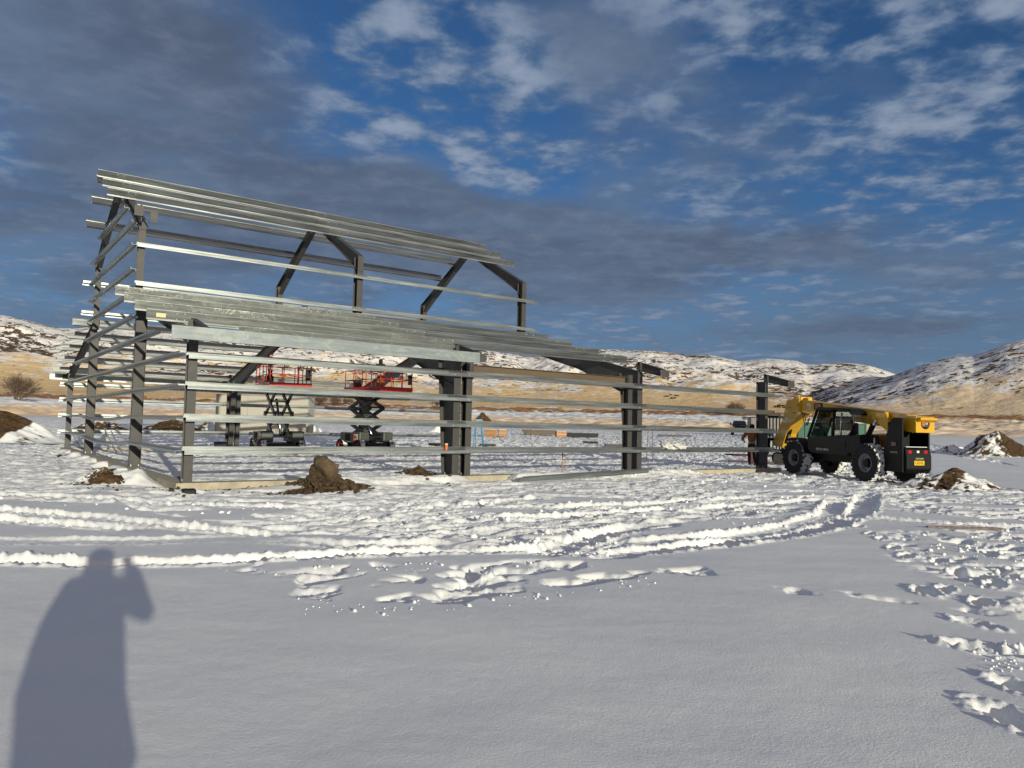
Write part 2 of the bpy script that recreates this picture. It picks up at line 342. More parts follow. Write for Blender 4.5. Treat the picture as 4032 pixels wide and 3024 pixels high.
# footprints (displayed px, heading deg, scale)
FP=[(1905,1160,60,1),(1930,1180,60,1),(1960,1196,55,1.2),(1998,1276,80,1.3),(2105,1345,120,1.1),(2090,1392,150,1.2),(2125,1402,150,1.3),(2165,1410,150,1.4),(2190,1560,95,1.5),(2205,1490,100,1.2),(1880,1150,60,.9),(2040,1270,60,1.1),(2070,1230,60,1.2),(2150,1260,60,1.3),(2030,1205,50,1.1),
    (1855,1135,50,.9),(2120,1300,60,1.2),(2180,1235,70,1.2),(2130,1190,70,1)]
FPW=[(W2([(u,v)])[0],R(h),s) for u,v,h,s in FP]
MOUND=[]   # swells of snow around piles, filled below
def clumpy(x,y):
    """broken snow: overlapping chunks with steep faces"""
    wu=x*.93+y*.36; wv=-x*.36+y*.93; wv=wv+.5*pn(x*.25,y*.25)
    a=fbm(wu*.9+5,wv*2.3,3,.5); b=fbm(wu*2.6+11,wv*5.2+3,3,.6); c=fbm(x*12,y*11+7,2,.5)
    r=1-np.abs(fbm(wu*.55-7,wv*1.9+2,2,.45))*3.0
    e=np.clip(fbm(x*3.1+70,y*3.4,3,.6)*3.2,-.3,.9)
    c=fbm(x*15,y*14+7,3,.6)
    return .042*a+.016*b+.013*c+.050*np.clip(r,0,1)**1.5+.020*e-.009
FX,FY=-8.154,18.906; YAW=.6383
cy_,sy_=math.cos(YAW),math.sin(YAW)
def w2b(x,y): return (x-FX)*cy_+(y-FY)*sy_, -(x-FX)*sy_+(y-FY)*cy_
def b2w(X,Y): return FX+X*cy_-Y*sy_, FY+X*sy_+Y*cy_
SOILP=[]  # (cx,cy,rx,ry) exposed-soil patches on the ground sheet
def ground(x,y):
    r=np.hypot(x,y); z=np.interp(r,BR,BZ)
    near=1-sm(r,120,190)
    wx=x+.18*fbm(x*1.3,y*1.3,2); wy=y+.35*fbm(x*.9+9,y*.9,2)
    ch=softpoly(wx,wy,CH[0],.12)
    ch=np.maximum(ch,softpoly(wx,wy,CHR,.2)*sm(fbm(x*1.1,y*1.1,3),-.10,.12))
    ch=np.where(r>100,ch*(1-sm(r,120,150)),ch)
    # smooth drift patches left inside the trampled zone
    patch=sm(fbm(x*.30+31,y*.75,2),.14,.22)*(1-sm(r,24,30)); ch=ch*(1-.93*patch)
    und=.030*fbm(x*.30,y*.36,3)+.0065*fbm(x*1.0+4+y*.5,y*1.3,3)+.0016*fbm(x*6,y*7,2)
    dz=und
    cz=clumpy(x,y)-.05
    far_fade=1-.35*sm(r,40,80)
    brd=.05*fbm(x*.55+7,y*.8,3)+.035*np.abs(fbm(x*1.1,y*1.5+5,2)); dz=dz+ch*((np.maximum(cz,-.085)+.014)*(1.2+1.0*sm(r,20,50))-.018+brd*(1.25+.8*sm(r,30,60)))
    rel=sm(r,150,200); dz=dz+rel*(1.6*fbm(x*.06,y*.07,2)+1.0*fbm(x*.15+9,y*.19,2)); near=np.maximum(near,rel); near=np.maximum(near,rel)
    for P_ in SC:
        k=r<14; 
        if not k.any(): continue
        mk=np.zeros(x.shape); mk[k]=softpoly(wx[k],wy[k],P_,.10)*sm(fbm(x[k]*1.6+40,y[k]*1.1,3,.6),-.12,.14)
        dz=dz+mk*(cz*1.15-.018+.03*pn(x*3+3,y*5))
    for P_,w,dep,tread in TR:
        lo=P_.min(0)-1; hi=P_.max(0)+1; k=(x>lo[0])&(x<hi[0])&(y>lo[1])&(y<hi[1])
        if not k.any(): continue
        Lt=sum(np.hypot(*(P_[i+1]-P_[i])) for i in range(len(P_)-1)); X,Y=x[k],y[k]; d,a=line(X+.03*pn(X*2,Y*2),Y+.05*pn(X*1.5+5,Y*1.5),P_)
        ad=np.abs(d); fe=sm(a,0,.9)*sm(Lt-a,0,.9)*(.62+.38*sm(fbm(a*.45+w*50,d*.3,2),-.25,.15)); inside=(1-sm(ad,w*.75,w*1.08))*fe; rid=np.exp(-((ad-w*1.2)/(w*.22))**2)*fe
        t=(.35+.65*tread)*.018*np.tanh(3*np.sin(2*math.pi*(a*3.9+np.abs(d)*2.4)))*sm(ad,w,w*.9) if tread else 0
        cur=dz[k]; cur=cur*(1-.65*inside)+inside*(-dep+t+.008*pn(X*6,Y*6))+min(1,dep/.07)*rid*(.022+.040*pn(X*3,Y*3)+.040*pn(X*9,Y*9)+.02*pn(X*22,Y*22))+fe*(ad<w*1.5)*.009*pn(X*17,Y*17)
        dz[k]=cur
    for c,h,s in FPW:
        k=(np.abs(x-c[0])<1)&(np.abs(y-c[1])<1)
        if not k.any(): continue
        X=x[k]-c[0];Y=y[k]-c[1]; a=(X*math.cos(h)+Y*math.sin(h))/(.19*s); b=(-X*math.sin(h)+Y*math.cos(h))/(.085*s)
        q=np.sqrt(a*a+b*b)+.15*pn(x[k]*9,y[k]*9); dz[k]=dz[k]-.085*(1-sm(q,.7,1.1))+.016*np.exp(-((q-1.3)/.25)**2)*(1+1.5*pn(x[k]*14,y[k]*14))
    for (mx_,my_,rx,ry,h,rot) in MOUND:
        k=(np.abs(x-mx_)<3.2*max(rx,ry))&(np.abs(y-my_)<3.2*max(rx,ry))
        if not k.any(): continue
        X=x[k]-mx_;Y=y[k]-my_; a=(X*math.cos(rot)+Y*math.sin(rot))/rx; b=(-X*math.sin(rot)+Y*math.cos(rot))/ry
        dz[k]+=h*np.exp(-(a*a+b*b))
    # keep snow just under the top of the foundation, drifted against it
    bx,by=w2b(x,y); dB=np.maximum(np.maximum(-bx,bx-24.6),np.maximum(-by,by-24.4))
    inb=sm(-dB,-.2,.4); dz=dz+inb*.04
    edge=np.exp(-(dB/.35)**2)*(r<70); jx=bx+.5*fbm(x*1.1,y*1.1,3); cov_=np.clip(sm(jx,3.2,3.8)*(1-sm(jx,7.7,8.3))+sm(jx,9.6,10.4)*(1-sm(jx,18.5,19.5)),0,1)*(by<1)+sm(fbm(by*.5+4,bx*.3,2),-.05,.12)*(by>1)*.8
    dz=dz*(1-.75*edge)-edge*.06*(1-np.clip(cov_,0,1))+.20*cov_*np.exp(-((dB-.28)/.42)**2)*(r<70)*(dB>.02)+.14*cov_*(dB<=.02)*np.exp(-(dB/.3)**2)*(r<70)
    return z+dz*near, ch*near
def tanmask(r): return sm(r,168,182)*(1-sm(r,335,350))
# ------------------------------------------------------------------ dirt / snow piles (placed before the sheet so snow can swell round them)
mA=gp(385,1906); mB=gp(1268,1928); mC=gp(1640,1878)
MOUND+= [(mA.x+.5,mA.y+.6,.9,.5,.22,.3),(mB.x+.2,mB.y+.5,1.5,.6,.18,.2),(mC.x,mC.y+.3,1.4,.5,.10,.2),(mA.x-1.6,mA.y+.4,.8,.4,.06,0)]
pc=b2w(-1.0,3.2); MOUND.append((pc[0],pc[1],.7,1.6,.16,YAW+R(90)-R(90)))
SOILP+= [(*b2w(1.7,-.42),2.4,.42),(*b2w(-.35,-.1),.6,.45),(*b2w(-.7,8.4),.35,1.0),(*b2w(-.7,6.6),.3,.5),(*b2w(-.7,18),.3,.6),(mB.x+.1,mB.y-.15,1.5,.45),(mA.x,mA.y-.1,.6,.25)]

def polar(name,radii,az,hf,mats,attrs=None):
    A,Rr=np.meshgrid(az,radii); x=(Rr*np.sin(A)).ravel(); y=(Rr*np.cos(A)).ravel()
    z,at_=hf(x,y); nr,na=len(radii),len(az)
    me=bpy.data.meshes.new(name); V=np.stack([x,y,z],1)
    i=np.arange(nr-1)[:,None]*na; j=np.arange(na)[None,:]; j2=(j+1)%na
    Fc=np.stack([(i+j),(i+j2),(i+na+j2),(i+na+j)],-1).reshape(-1,4)[:,::-1]
    me.vertices.add(len(V)); me.vertices.foreach_set('co',V.ravel()); me.loops.add(Fc.size); me.loops.foreach_set('vertex_index',Fc.ravel())
    me.polygons.add(len(Fc)); me.polygons.foreach_set('loop_start',np.arange(len(Fc))*4); me.polygons.foreach_set('loop_total',np.full(len(Fc),4)); me.polygons.foreach_set('use_smooth',np.ones(len(Fc),bool))
    for k,vv in at_.items():
        a_=me.attributes.new(k,'FLOAT','POINT'); a_.data.foreach_set('value',vv.astype(np.float32))
    me.update(); me.validate()
    for q in mats: me.materials.append(q)
    return link(bpy.data.objects.new(name,me))
def gfun(x,y):
    z,ch=ground(x,y); r=np.hypot(x,y)
    soil=np.zeros(x.shape)
    for cx,cy,rx,ry in SOILP:
        k=(np.abs(x-cx)<4)&(np.abs(y-cy)<4); X=x[k]-cx;Y=y[k]-cy
        a=(X*cy_+Y*sy_)/rx; b=(-X*sy_+Y*cy_)/ry; q=np.sqrt(a*a+b*b)+.42*fbm(x[k]*3,y[k]*3,4,.65)
        mk=1-sm(q,.85,1.0); soil[k]=np.maximum(soil[k],mk)
    bx,by=w2b(x,y); inb=(bx>-.5)&(bx<34)&(by>-4)&(by<24.5)
    spk=sm(fbm(x*4.1+50,y*4.1,4,.65),.42,.50)*sm(fbm(x*.35+3,y*.35,2),-.05,.25)*ch*(r>19); soil=np.maximum(soil,spk*.8*inb)
    z=z-soil*.03+soil*.03*fbm(x*6,y*6,3)*(r<60)
    return z,{'soil':soil,'rad':r}
FOV=R(37.5)
az=np.concatenate([np.linspace(-FOV,FOV,1250),np.linspace(FOV,2*math.pi-FOV,220)[1:-1]])
rad=np.concatenate([[.02,.4,.9,1.5,2.1,2.7],np.exp(np.linspace(math.log(3.1),math.log(62),830)),np.exp(np.linspace(math.log(62.4),math.log(662),480))])
def snowmat():
    m_=bpy.data.materials.new('snow_ground'); m_.use_nodes=True; t=m_.node_tree; b=t.nodes['Principled BSDF']; L=t.links.new
    g=t.nodes.new('ShaderNodeNewGeometry'); 
    def attr(n): a=t.nodes.new('ShaderNodeAttribute'); a.attribute_name=n; return a.outputs['Fac']
    def nz(sc,det,ro=.6,stretch=(1,1,1),dist=0):
        mp=t.nodes.new('ShaderNodeMapping'); L(g.outputs['Position'],mp.inputs[0]); mp.inputs['Scale'].default_value=stretch
        n=t.nodes.new('ShaderNodeTexNoise'); L(mp.outputs[0],n.inputs[0]); n.inputs['Scale'].default_value=sc; n.inputs['Detail'].default_value=det; n.inputs['Roughness'].default_value=ro; n.inputs['Distortion'].default_value=dist; return n.outputs[0]
    def mr(x,a,c,lo=0,hi=1):
        r=t.nodes.new('ShaderNodeMapRange'); L(x,r.inputs[0]); r.inputs[1].default_value=a; r.inputs[2].default_value=c; r.inputs[3].default_value=lo; r.inputs[4].default_value=hi; return r.outputs[0]
    def mx(f,a,c):
        n=t.nodes.new('ShaderNodeMix'); n.data_type='RGBA'; L(f,n.inputs[0])
        for i,x in ((6,a),(7,c)):
            if isinstance(x,tuple): n.inputs[i].default_value=(*x,1)
            else: L(x,n.inputs[i])
        return n.outputs[2]
    def mu(a,c,op='MULTIPLY'):
        n=t.nodes.new('ShaderNodeMath'); n.operation=op
        for i,x in ((0,a),(1,c)):
            if isinstance(x,(int,float)): n.inputs[i].default_value=x
            else: L(x,n.inputs[i])
        return n.outputs[0]
    rad_=attr('rad'); soil=attr('soil')
    snow=mx(mr(nz(.6,3),.4,.6),(.865,.885,.90),(.905,.915,.91))
    soilc=mx(mr(nz(9,6),.35,.65),(.045,.026,.015),(.15,.09,.05))
    c=mx(soil,snow,soilc)
    # pale stubble showing through thin snow on the fields
    rr=mu(rad_,mu(nz(.012,4,.6,(1,1,1)),60),'ADD')
    field=mu(mr(rr,168,200),mr(rr,372,398,1,0))
    sx_=t.nodes.new('ShaderNodeSeparateXYZ'); L(g.outputs['Position'],sx_.inputs[0]); rgt=mr(mu(sx_.outputs[0],rad_,'DIVIDE'),.38,.46)
    field=mu(field,mu(rgt,mr(rr,168,200)),'MAXIMUM')
    grass=mx(mr(nz(.16,6,.7,(.35,1,1)),.35,.65),(.88,.60,.34),(.95,.80,.60))
    c=mx(mu(field,mr(nz(.05,5,.7,(.3,1,1)),.3,.55,.6,1)),c,grass)
    ditch=mu(mr(rad_,498,503),mr(rad_,531,540,1,0))
    dm=mu(ditch,mr(nz(.25,6,.7,(.5,1,1)),.34,.46)); c=mx(dm,c,(.30,.15,.07))
    hillg=mr(mu(rad_,mu(nz(.01,4),60),'ADD'),620,650); c=mx(mu(hillg,mr(nz(.05,6,.7,(.4,1,1)),.38,.52)),c,(.70,.50,.26))
    L(c,b.inputs['Base Color']); b.inputs['Roughness'].default_value=.8; b.inputs['Specular IOR Level'].default_value=.15
    b1=t.nodes.new('ShaderNodeBump'); b1.inputs['Distance'].default_value=.0085; b1.inputs['Strength'].default_value=.9; L(nz(48,7,.72),b1.inputs['Height'])
    b2=t.nodes.new('ShaderNodeBump'); b2.inputs['Distance'].default_value=.05; b2.inputs['Strength'].default_value=.0; L(nz(3,4),b2.inputs['Height']); L(b1.outputs[0],b2.inputs['Normal'])
    L(b1.outputs[0],b.inputs['Normal'])
    return m_
M['snow']=snowmat()
gr=polar('snow_ground',rad,az,gfun,[M['snow']]); tag(gr,kind='structure')
def gz(x,y):
    z,_=ground(np.array([float(x)]),np.array([float(y)])); return float(z[0])
def G(u,v):
    p=gp(u,v); return Vector((p.x,p.y,base_z(p.x,p.y)))

# ------------------------------------------------------------------ hills
def u2az(u): return math.atan((u-2016)/F)
def elev(u,v): w=ray(u,v); return w.z/math.hypot(w.x,w.y)
SKY=[(-900,1220),(-300,1215),(0,1240),(100,1262),(200,1288),(270,1292),(330,1285),(450,1290),(557,1294),(700,1300),(900,1312),(1200,1335),(1500,1352),(1700,1366),(1876,1377),(2000,1392),(2100,1404),(2200,1392),(2364,1376),(2474,1381),(2584,1381),(2700,1396),(2806,1399),(2916,1422),(2970,1416),(3020,1411),(3138,1422),(3180,1436),(3226,1437),(3300,1430),(3359,1431),(3430,1440),(3470,1453),(3529,1474),(3700,1490),(4100,1500),(5000,1500)]
RH=[(2700,1625),(2900,1600),(3000,1590),(3197,1563),(3300,1536),(3400,1507),(3529,1473),(3580,1457),(3650,1432),(3728,1412),(3780,1404),(3839,1399),(3880,1386),(3912,1374),(3970,1352),(4032,1335),(4300,1270),(5000,1230)]
skaz=np.array([u2az(u) for u,v in SKY]); skel=np.array([elev(u,v) for u,v in SKY])
rhaz=np.array([u2az(u) for u,v in RH]); rhel=np.array([elev(u,v) for u,v in RH])
def hfun(x,y):
    r=np.hypot(x,y); a=np.arctan2(x,y)
    e=np.interp(a,skaz,skel); R1=1450+120*np.sin(a*7+1); Hr=CAMZ+R1*e; t=np.clip((r-655)/(R1-655),0,1)
    s=.38*t+.62*sm(t,.12,1.04)
    gul=fbm(x*.0048+2,y*.0048,4,.55); gul2=fbm(x*.016,y*.016,4,.55)
    z1=18+(Hr-18)*s+ (gul*26+gul2*8)*np.sin(np.pi*np.clip(t,0,1))**1.0*sm(t,.25,.6)
    z1=np.where(r>R1,Hr-(r-R1)*.12,z1)
    e2=np.interp(a,rhaz,rhel); R2=1000+90*np.sin(a*9); H2=CAMZ+R2*e2; t2=np.clip((r-655)/(R2-655),0,1)
    w2=sm(a,rhaz[0],rhaz[1])
    z2=17+(H2-17)*(.5*t2+.5*sm(t2,0,1.05))+(gul*10+gul2*5)*np.sin(np.pi*t2)*.8
    z2=np.where(r>R2,H2-(r-R2)*.22,z2); z2=17+(z2-17)*w2
    right=(z2>z1)
    z=np.maximum(z1,z2); z=np.where(r<662,17.2,z)
    z=z+.9*fbm(x*.06,y*.06,3)*sm(r,662,720)
    return z,{'slope':np.where(right,t2,t),'right':right.astype(float),'gul':gul+.6*gul2}
haz=np.concatenate([np.linspace(-R(40),R(40),1100),np.linspace(R(40),2*math.pi-R(40),160)[1:-1]])
hr=np.concatenate([np.linspace(655,1010,230),np.linspace(1012,1620,330),np.linspace(1650,3200,20)])
hm=bpy.data.materials.new('hill_cover'); hm.use_nodes=True
def hillmat(m_):
    t=m_.node_tree; b=t.nodes['Principled BSDF']; L=t.links.new; g=t.nodes.new('ShaderNodeNewGeometry')
    def attr(n): a=t.nodes.new('ShaderNodeAttribute'); a.attribute_name=n; return a.outputs['Fac']
    def nz(sc,det,ro=.6,stretch=(1,1,1),dist=0):
        mp=t.nodes.new('ShaderNodeMapping'); L(g.outputs['Position'],mp.inputs[0]); mp.inputs['Scale'].default_value=stretch
        n=t.nodes.new('ShaderNodeTexNoise'); L(mp.outputs[0],n.inputs[0]); n.inputs['Scale'].default_value=sc; n.inputs['Detail'].default_value=det; n.inputs['Roughness'].default_value=ro; n.inputs['Distortion'].default_value=dist; return n.outputs[0]
    def mr(x,a,c,lo=0,hi=1):
        r=t.nodes.new('ShaderNodeMapRange'); L(x,r.inputs[0])
        for i,q in ((1,a),(2,c),(3,lo),(4,hi)): r.inputs[i].default_value=q
        return r.outputs[0]
    def mx(f,a,c):
        n=t.nodes.new('ShaderNodeMix'); n.data_type='RGBA'; L(f,n.inputs[0])
        for i,x in ((6,a),(7,c)):
            if isinstance(x,tuple): n.inputs[i].default_value=(*x,1)
            else: L(x,n.inputs[i])
        return n.outputs[2]
    def mu(a,c,op='MULTIPLY'):
        n=t.nodes.new('ShaderNodeMath'); n.operation=op
        for i,x in ((0,a),(1,c)):
            if isinstance(x,(int,float)): n.inputs[i].default_value=x
            else: L(x,n.inputs[i])
        return n.outputs[0]
    sl_=attr('slope'); rt=attr('right'); gu=attr('gul')
    grassn=nz(.045,8,.72,(1,.5,1)); lvl=mr(sl_,.0,.62,.25,.60)
    tan=mr(mu(grassn,lvl,'SUBTRACT'),-.03,.06)
    tan=mu(tan,mr(rt,0,1,1,.8))
    gcol=mx(nz(.2,5),(.74,.50,.24),(.92,.70,.42))
    c=mx(tan,(.88,.86,.83),gcol)
    # low scrub: many small clumps gathered along gullies and crests
    cl=nz(.0085,5,.62); fine=nz(.115,3,.55,(.8,1,1)); fine2=nz(.28,3,.6)
    dens=mu(mr(cl,.36,.64,-.055,.075),mr(sl_,.10,.5,-.14,.015),'ADD'); dens=mu(dens,mr(gu,-.40,.0,.055,-.01),'ADD')
    sp=mr(mu(mu(fine,.65),mu(mu(fine2,.35),dens,'ADD'),'ADD'),.556,.586)
    shr=mx(nz(.35,3),(.075,.052,.04),(.15,.10,.07))
    c=mx(sp,c,shr); L(c,b.inputs['Base Color']); b.inputs['Roughness'].default_value=.95; b.inputs['Specular IOR Level'].default_value=.05
    bp=t.nodes.new('ShaderNodeBump'); bp.inputs['Distance'].default_value=1.2; bp.inputs['Strength'].default_value=.8; L(mu(nz(.15,5,.65),mu(sp,.4),'ADD'),bp.inputs['Height']); L(bp.outputs[0],b.inputs['Normal'])
hillmat(hm)
hl=polar('hills',hr,haz,hfun,[hm]); tag(hl,kind='structure')
def hz_(x,y):
    z,_=hfun(np.array([float(x)]),np.array([float(y)])); return float(z[0])
def gh(u,v,lo=120,hi=1500):
    """where the line of sight through (u,v) meets the fields or hills"""
    w=ray(u,v); k=math.hypot(w.x,w.y); rr=np.arange(lo,hi,2.0); x=w.x/k*rr;y=w.y/k*rr; z=CAMZ+w.z/k*rr
    zt=np.where(rr<662,np.interp(rr,BR,BZ),hfun(x,y)[0]); i=np.argmax(zt>=z) if (zt>=z).any() else len(rr)-1
    return Vector((x[i],y[i],zt[i]))

# ------------------------------------------------------------------ the steel frame
B1,B2,B3=8.03,16.19,24.13; W1,W2_=7.35,16.75; WT=24.15; OVX=.66; OVY=1.22
YC=(W1+W2_)/2
bld=empty('steel_building',(FX,FY,0),YAW,label='unfinished steel barn frame of dark columns and rafters with galvanised girts and purlins',cat='building')
def Iprof(bf,d,tf=.014,tw=.010,y0=0):
    """I section: flange width bf along a, depth d along b starting at b=y0"""
    h=bf/2; w=tw/2
    return [(-h,y0),(h,y0),(h,y0+tf),(w,y0+tf),(w,y0+d-tf),(h,y0+d-tf),(h,y0+d),(-h,y0+d),(-h,y0+d-tf),(-w,y0+d-tf),(-w,y0+tf),(-h,y0+tf)]
def bolts(pts,n,parent,r=.022,h=.02):
    b=MB()
    for p in pts: b.lathe([(0,h),(r,h),(r,0),(0,0)],p,n,6)
    me=parent.data
    if M['bolt'].name not in [q.name for q in me.materials]: me.materials.append(M['bolt'])
    mi=[q.name for q in me.materials].index(M['bolt'].name)
    bm=bmesh.new(); bm.from_mesh(me); vs=[bm.verts.new(v) for v in b.v]
    for f in b.f:
        try: q=bm.faces.new([vs[i] for i in f]); q.material_index=mi
        except ValueError: pass
    bm.to_mesh(me); bm.free(); return parent
def icol(X,Y,z0,z1,bf,d0,d1=None,facing='-Y'):
    """column, outer flange at Y (facing -Y or +Y) or at X (facing -X)"""
    d1=d1 or d0; m_=MB()
    sd,up={'-Y':((1,0,0),(0,1,0)),'+Y':((1,0,0),(0,-1,0)),'-X':((0,1,0),(1,0,0))}[facing]
    m_.prism(Iprof(bf,d0),(X,Y,z0+.02),(X,Y,z1),sd,up=up,profB=Iprof(bf,d1))
    ux,uy=up[0],up[1]; c=Vector((X,Y,z0))+Vector(up)*d0/2
    a=.5*bf+.02; e=d0/2+.02
    if facing=='-X': m_.box((c.x-e,c.y-a,z0),(c.x+e,c.y+a,z0+.02))
    else: m_.box((c.x-a,c.y-e,z0),(c.x+a,c.y+e,z0+.02))
    o=m_.build('column',M['steel'],bld)
    if z0<.5:
        q=[]
        for sx in (-.6,.6):
            for sy in (-.5,.5): q.append(c+Vector((sx*a if facing!='-X' else sx*e*1,sy*e if facing!='-X' else sy*a,.02)))
        bolts(q,(0,0,1),o,.018,.06)
    return o
def zprof(w,fl,t=.006,lip=.018,s=1):
    """Z section: web along a from 0..w; inner flange up at a=0, outer flange down at a=w"""
    return [(0,0),(0,fl),(lip,fl),(lip,fl-t),(t,fl-t),(t,0),(w,0),(w,-fl),(w-lip,-fl),(w-lip,-fl+t),(w-t,-fl+t),(w-t,-t),(0,-t)]
def girt(A,B,out,w=.24,fl=.095,sag=0,name='girt',m_=None,flip=1):
    b=MB(); pr=[(a,q*flip) for a,q in zprof(w,fl)]
    b.prism(pr,A,B,out,up=(0,0,1),sag=sag,n=12 if sag else 1); return b.build(name,m_ or M['galv'],bld)
G4=[.806,1.623,2.432,3.19]
# near long wall girts, lapped at every frame
for i,z in enumerate(G4):
    segs=[(-.02,B1+.35),(B1-.35,B2+.35),(B2-.35,B3+.62)]
    for k,(a,b) in enumerate(segs):
        g_=girt((a,0,z+.003*k),(b,0,z+.003*k),(0,-1,0),w=.24+.006*(k%2),fl=.098)
        if k: bolts([(a+d_,-.246-.006*(k%2),z-.05) for d_ in (.08,.62)]+[(a+d_,-.002+.012,z+.05) for d_ in (.08,.30,.62)],(0,-1,0),g_,.016,.012)
    girt((-.3,WT,z),(B1+.35,WT,z),(0,1,0)); girt((B1-.35,WT,z+.004),(B3+.5,WT,z+.004),(0,1,0))
# columns: near wall
icol(.14,0,0,3.73,.22,.25); 
icol(B1,0,0,3.73,.26,.62,1.0); icol(B2,0,0,3.73,.26,.62,1.0); icol(B3,0,0,3.80,.20,.46)
icol(B1+.46,0.02,0,3.60,.22,.30); icol(B2-.50,0.02,0,3.60,.22,.30)
# far wall
icol(.14,WT,0,3.73,.22,.25,facing='+Y')
for X in (B1,B2): icol(X,WT,0,3.73,.26,.62,1.0,facing='+Y')
icol(B3,WT,0,3.80,.2,.46,facing='+Y'); icol(B1+.46,WT-.02,0,3.3,.22,.30,facing='+Y')
# gable wall posts and raised-centre posts of the end frame
RS=.2543
def zp(Y): return 3.76+(Y+OVY)*RS        # lean-to purlin top line
def zr(Y): return zp(Y)-.315             # lean-to rafter top
icol(0,6.95,0,zr(6.95)-.28,.16,.34,facing='-X'); icol(0,17.05,0,zr(24.15-17.05)-.28,.16,.34,facing='-X')
TZ=8.36; RM=.524
def zm(Y): return 9.66+(9.54-min(9.54,0))*0+ (YC-abs(YC-Y)-9.54)*RM   # main roof purlin top
def zmr(Y): return zm(Y)-.335
for X in (.14,B1,B2):
    bf=.24 if X>1 else .20; d=.36 if X>1 else .25
    for Y,fc in ((W1,'-Y'),(W2_,'+Y')):
        icol(X,Y,zr(W1)-.12 if X>1 else zr(W1)-.30,zmr(W1)-.02,bf,d,facing=fc)
# rafters of the raised centre with deep haunches
def beam2(name,pts,bf,X,parent=None,m_=None):
    """built-up I member in a plane X=const: pts=[(Y,ztop,zbot)...]"""
    b=MB(); tf=.016; k=len(pts)
    web=[(Y,zt-tf) for Y,zt,zb in pts]+[(Y,zb+tf) for Y,zt,zb in reversed(pts)]
    vs=[Vector((X+sx*.006,y,z)) for sx in (-1,1) for y,z in web]; n=len(web)
    b.add(vs,[tuple(range(n)),tuple(range(2*n-1,n-1,-1))]+[(i,i+n,(i+1)%n+n,(i+1)%n) for i in range(n)])
    for a,c in zip(pts[:-1],pts[1:]):
        for za,zc,dz in ((a[1]-tf,c[1]-tf,tf),(a[2],c[2],tf)):
            h=bf/2; vs=[Vector((X+sx*h,y,z)) for sx in (-1,1) for y,z in ((a[0],za),(c[0],zc),(c[0],zc+dz),(a[0],za+dz))]
            b.add(vs,[(0,1,2,3),(7,6,5,4),(0,4,5,1),(1,5,6,2),(2,6,7,3),(3,7,4,0)])
    for Y,zt,zb in (pts[0],pts[-1]): b.box((X-bf/2,Y-.008,zb+tf+.001),(X+bf/2,Y+.008,zt-tf-.001))
    return b.build(name,m_ or M['steel'],bld)
for X in (.14,B1,B2):
    bf=.22; d0=.62 if X>1 else .34; d1=.34 if X>1 else .26
    e=.36 if X>1 else .25
    for s in (-1,1):
        yo=W1 if s<0 else W2_
        f=lambda Y:(YC+(YC-Y) if s>0 else Y)
        P1=[(W1+.0,zmr(W1)+.0,zmr(W1)-d0),(W1+1.5,zmr(W1+1.5),zmr(W1+1.5)-(d0*.55+d1*.45)),(YC-.01,zmr(YC),zmr(YC)-d1)]
        beam2('rafter',[(f(a),b_,c) for a,b_,c in P1],bf,X)
    # lean-to rafters
    for s in (-1,1):
        f=lambda Y:(WT-Y if s>0 else Y)
        if X>1: P2=[(0.03,zr(0),zr(0)-.95),(1.0,zr(1.0),zr(1.0)-.98),(3.4,zr(3.4),zr(3.4)-.62),(W1+.5,zr(W1+.5),zr(W1+.5)-.52)]
        else: P2=[(0,zr(0),zr(0)-.30),(W1,zr(W1),zr(W1)-.30)]
        beam2('rafter',[(f(a),b_,c) for a,b_,c in P2],.22,X)
    if X>1: beam2('tie_beam',[(W1+.52,zr(W1+.5)-.02,zr(W1+.5)-.50),(WT-W1-.52,zr(W1+.5)-.02,zr(W1+.5)-.50)],.22,X)
# eave brackets
def bracket(X,side=1,w=.14):
    b=MB(); top0=zr(0)+.06+ .0; 
    f=(lambda Y:Y) if side>0 else (lambda Y:WT-Y)
    pts=[(.10,zr(.10)+.36,zr(.10)+.02),(-OVY+.02,zr(-OVY)+.34,zr(-OVY)+.06)]
    o=beam2('eave_bracket',[(f(a),q,c) for a,q,c in pts],w,X)
    c=MB(); y=f(-OVY+.005); c.box((X-.24,min(y,y-.010*side),zr(-OVY)+.05),(X+.24,max(y,y-.010*side),zr(-OVY)+.31)); c=c.build('end_plate',M['steel'],o)
    e=MB(); e.box((X-.20,f(-.16)-.005,zr(-.1)+.06),(X-.08,f(-.16)+.005,zr(-.1)+.34)); e.build('web_clip',M['steel'],o); bolts([(X+sx*.2,y-.012*side,zr(-OVY)+q) for sx in (-1,1) for q in (.09,.27)],(0,-side,0),c,.014,.01)
bracket(.14); bracket(B1); bracket(B2); bracket(B3); 
for X in (.14,B1): bracket(X,-1)
# portal header beam between frames 1 and 2
b=MB(); b.prism(Iprof(.2,.40,y0=0),(B1+.60,.16,3.12),(B2-.64,.16,3.12),(0,1,0),up=(0,0,1)); b.build('header_beam',M['beam'],bld)
for X in (B1+.60,B2-.64):
    b=MB(); b.box((X-.012,.03,3.06),(X+.012,.29,3.60)); b.build('connection_plate',M['steel'],bld)
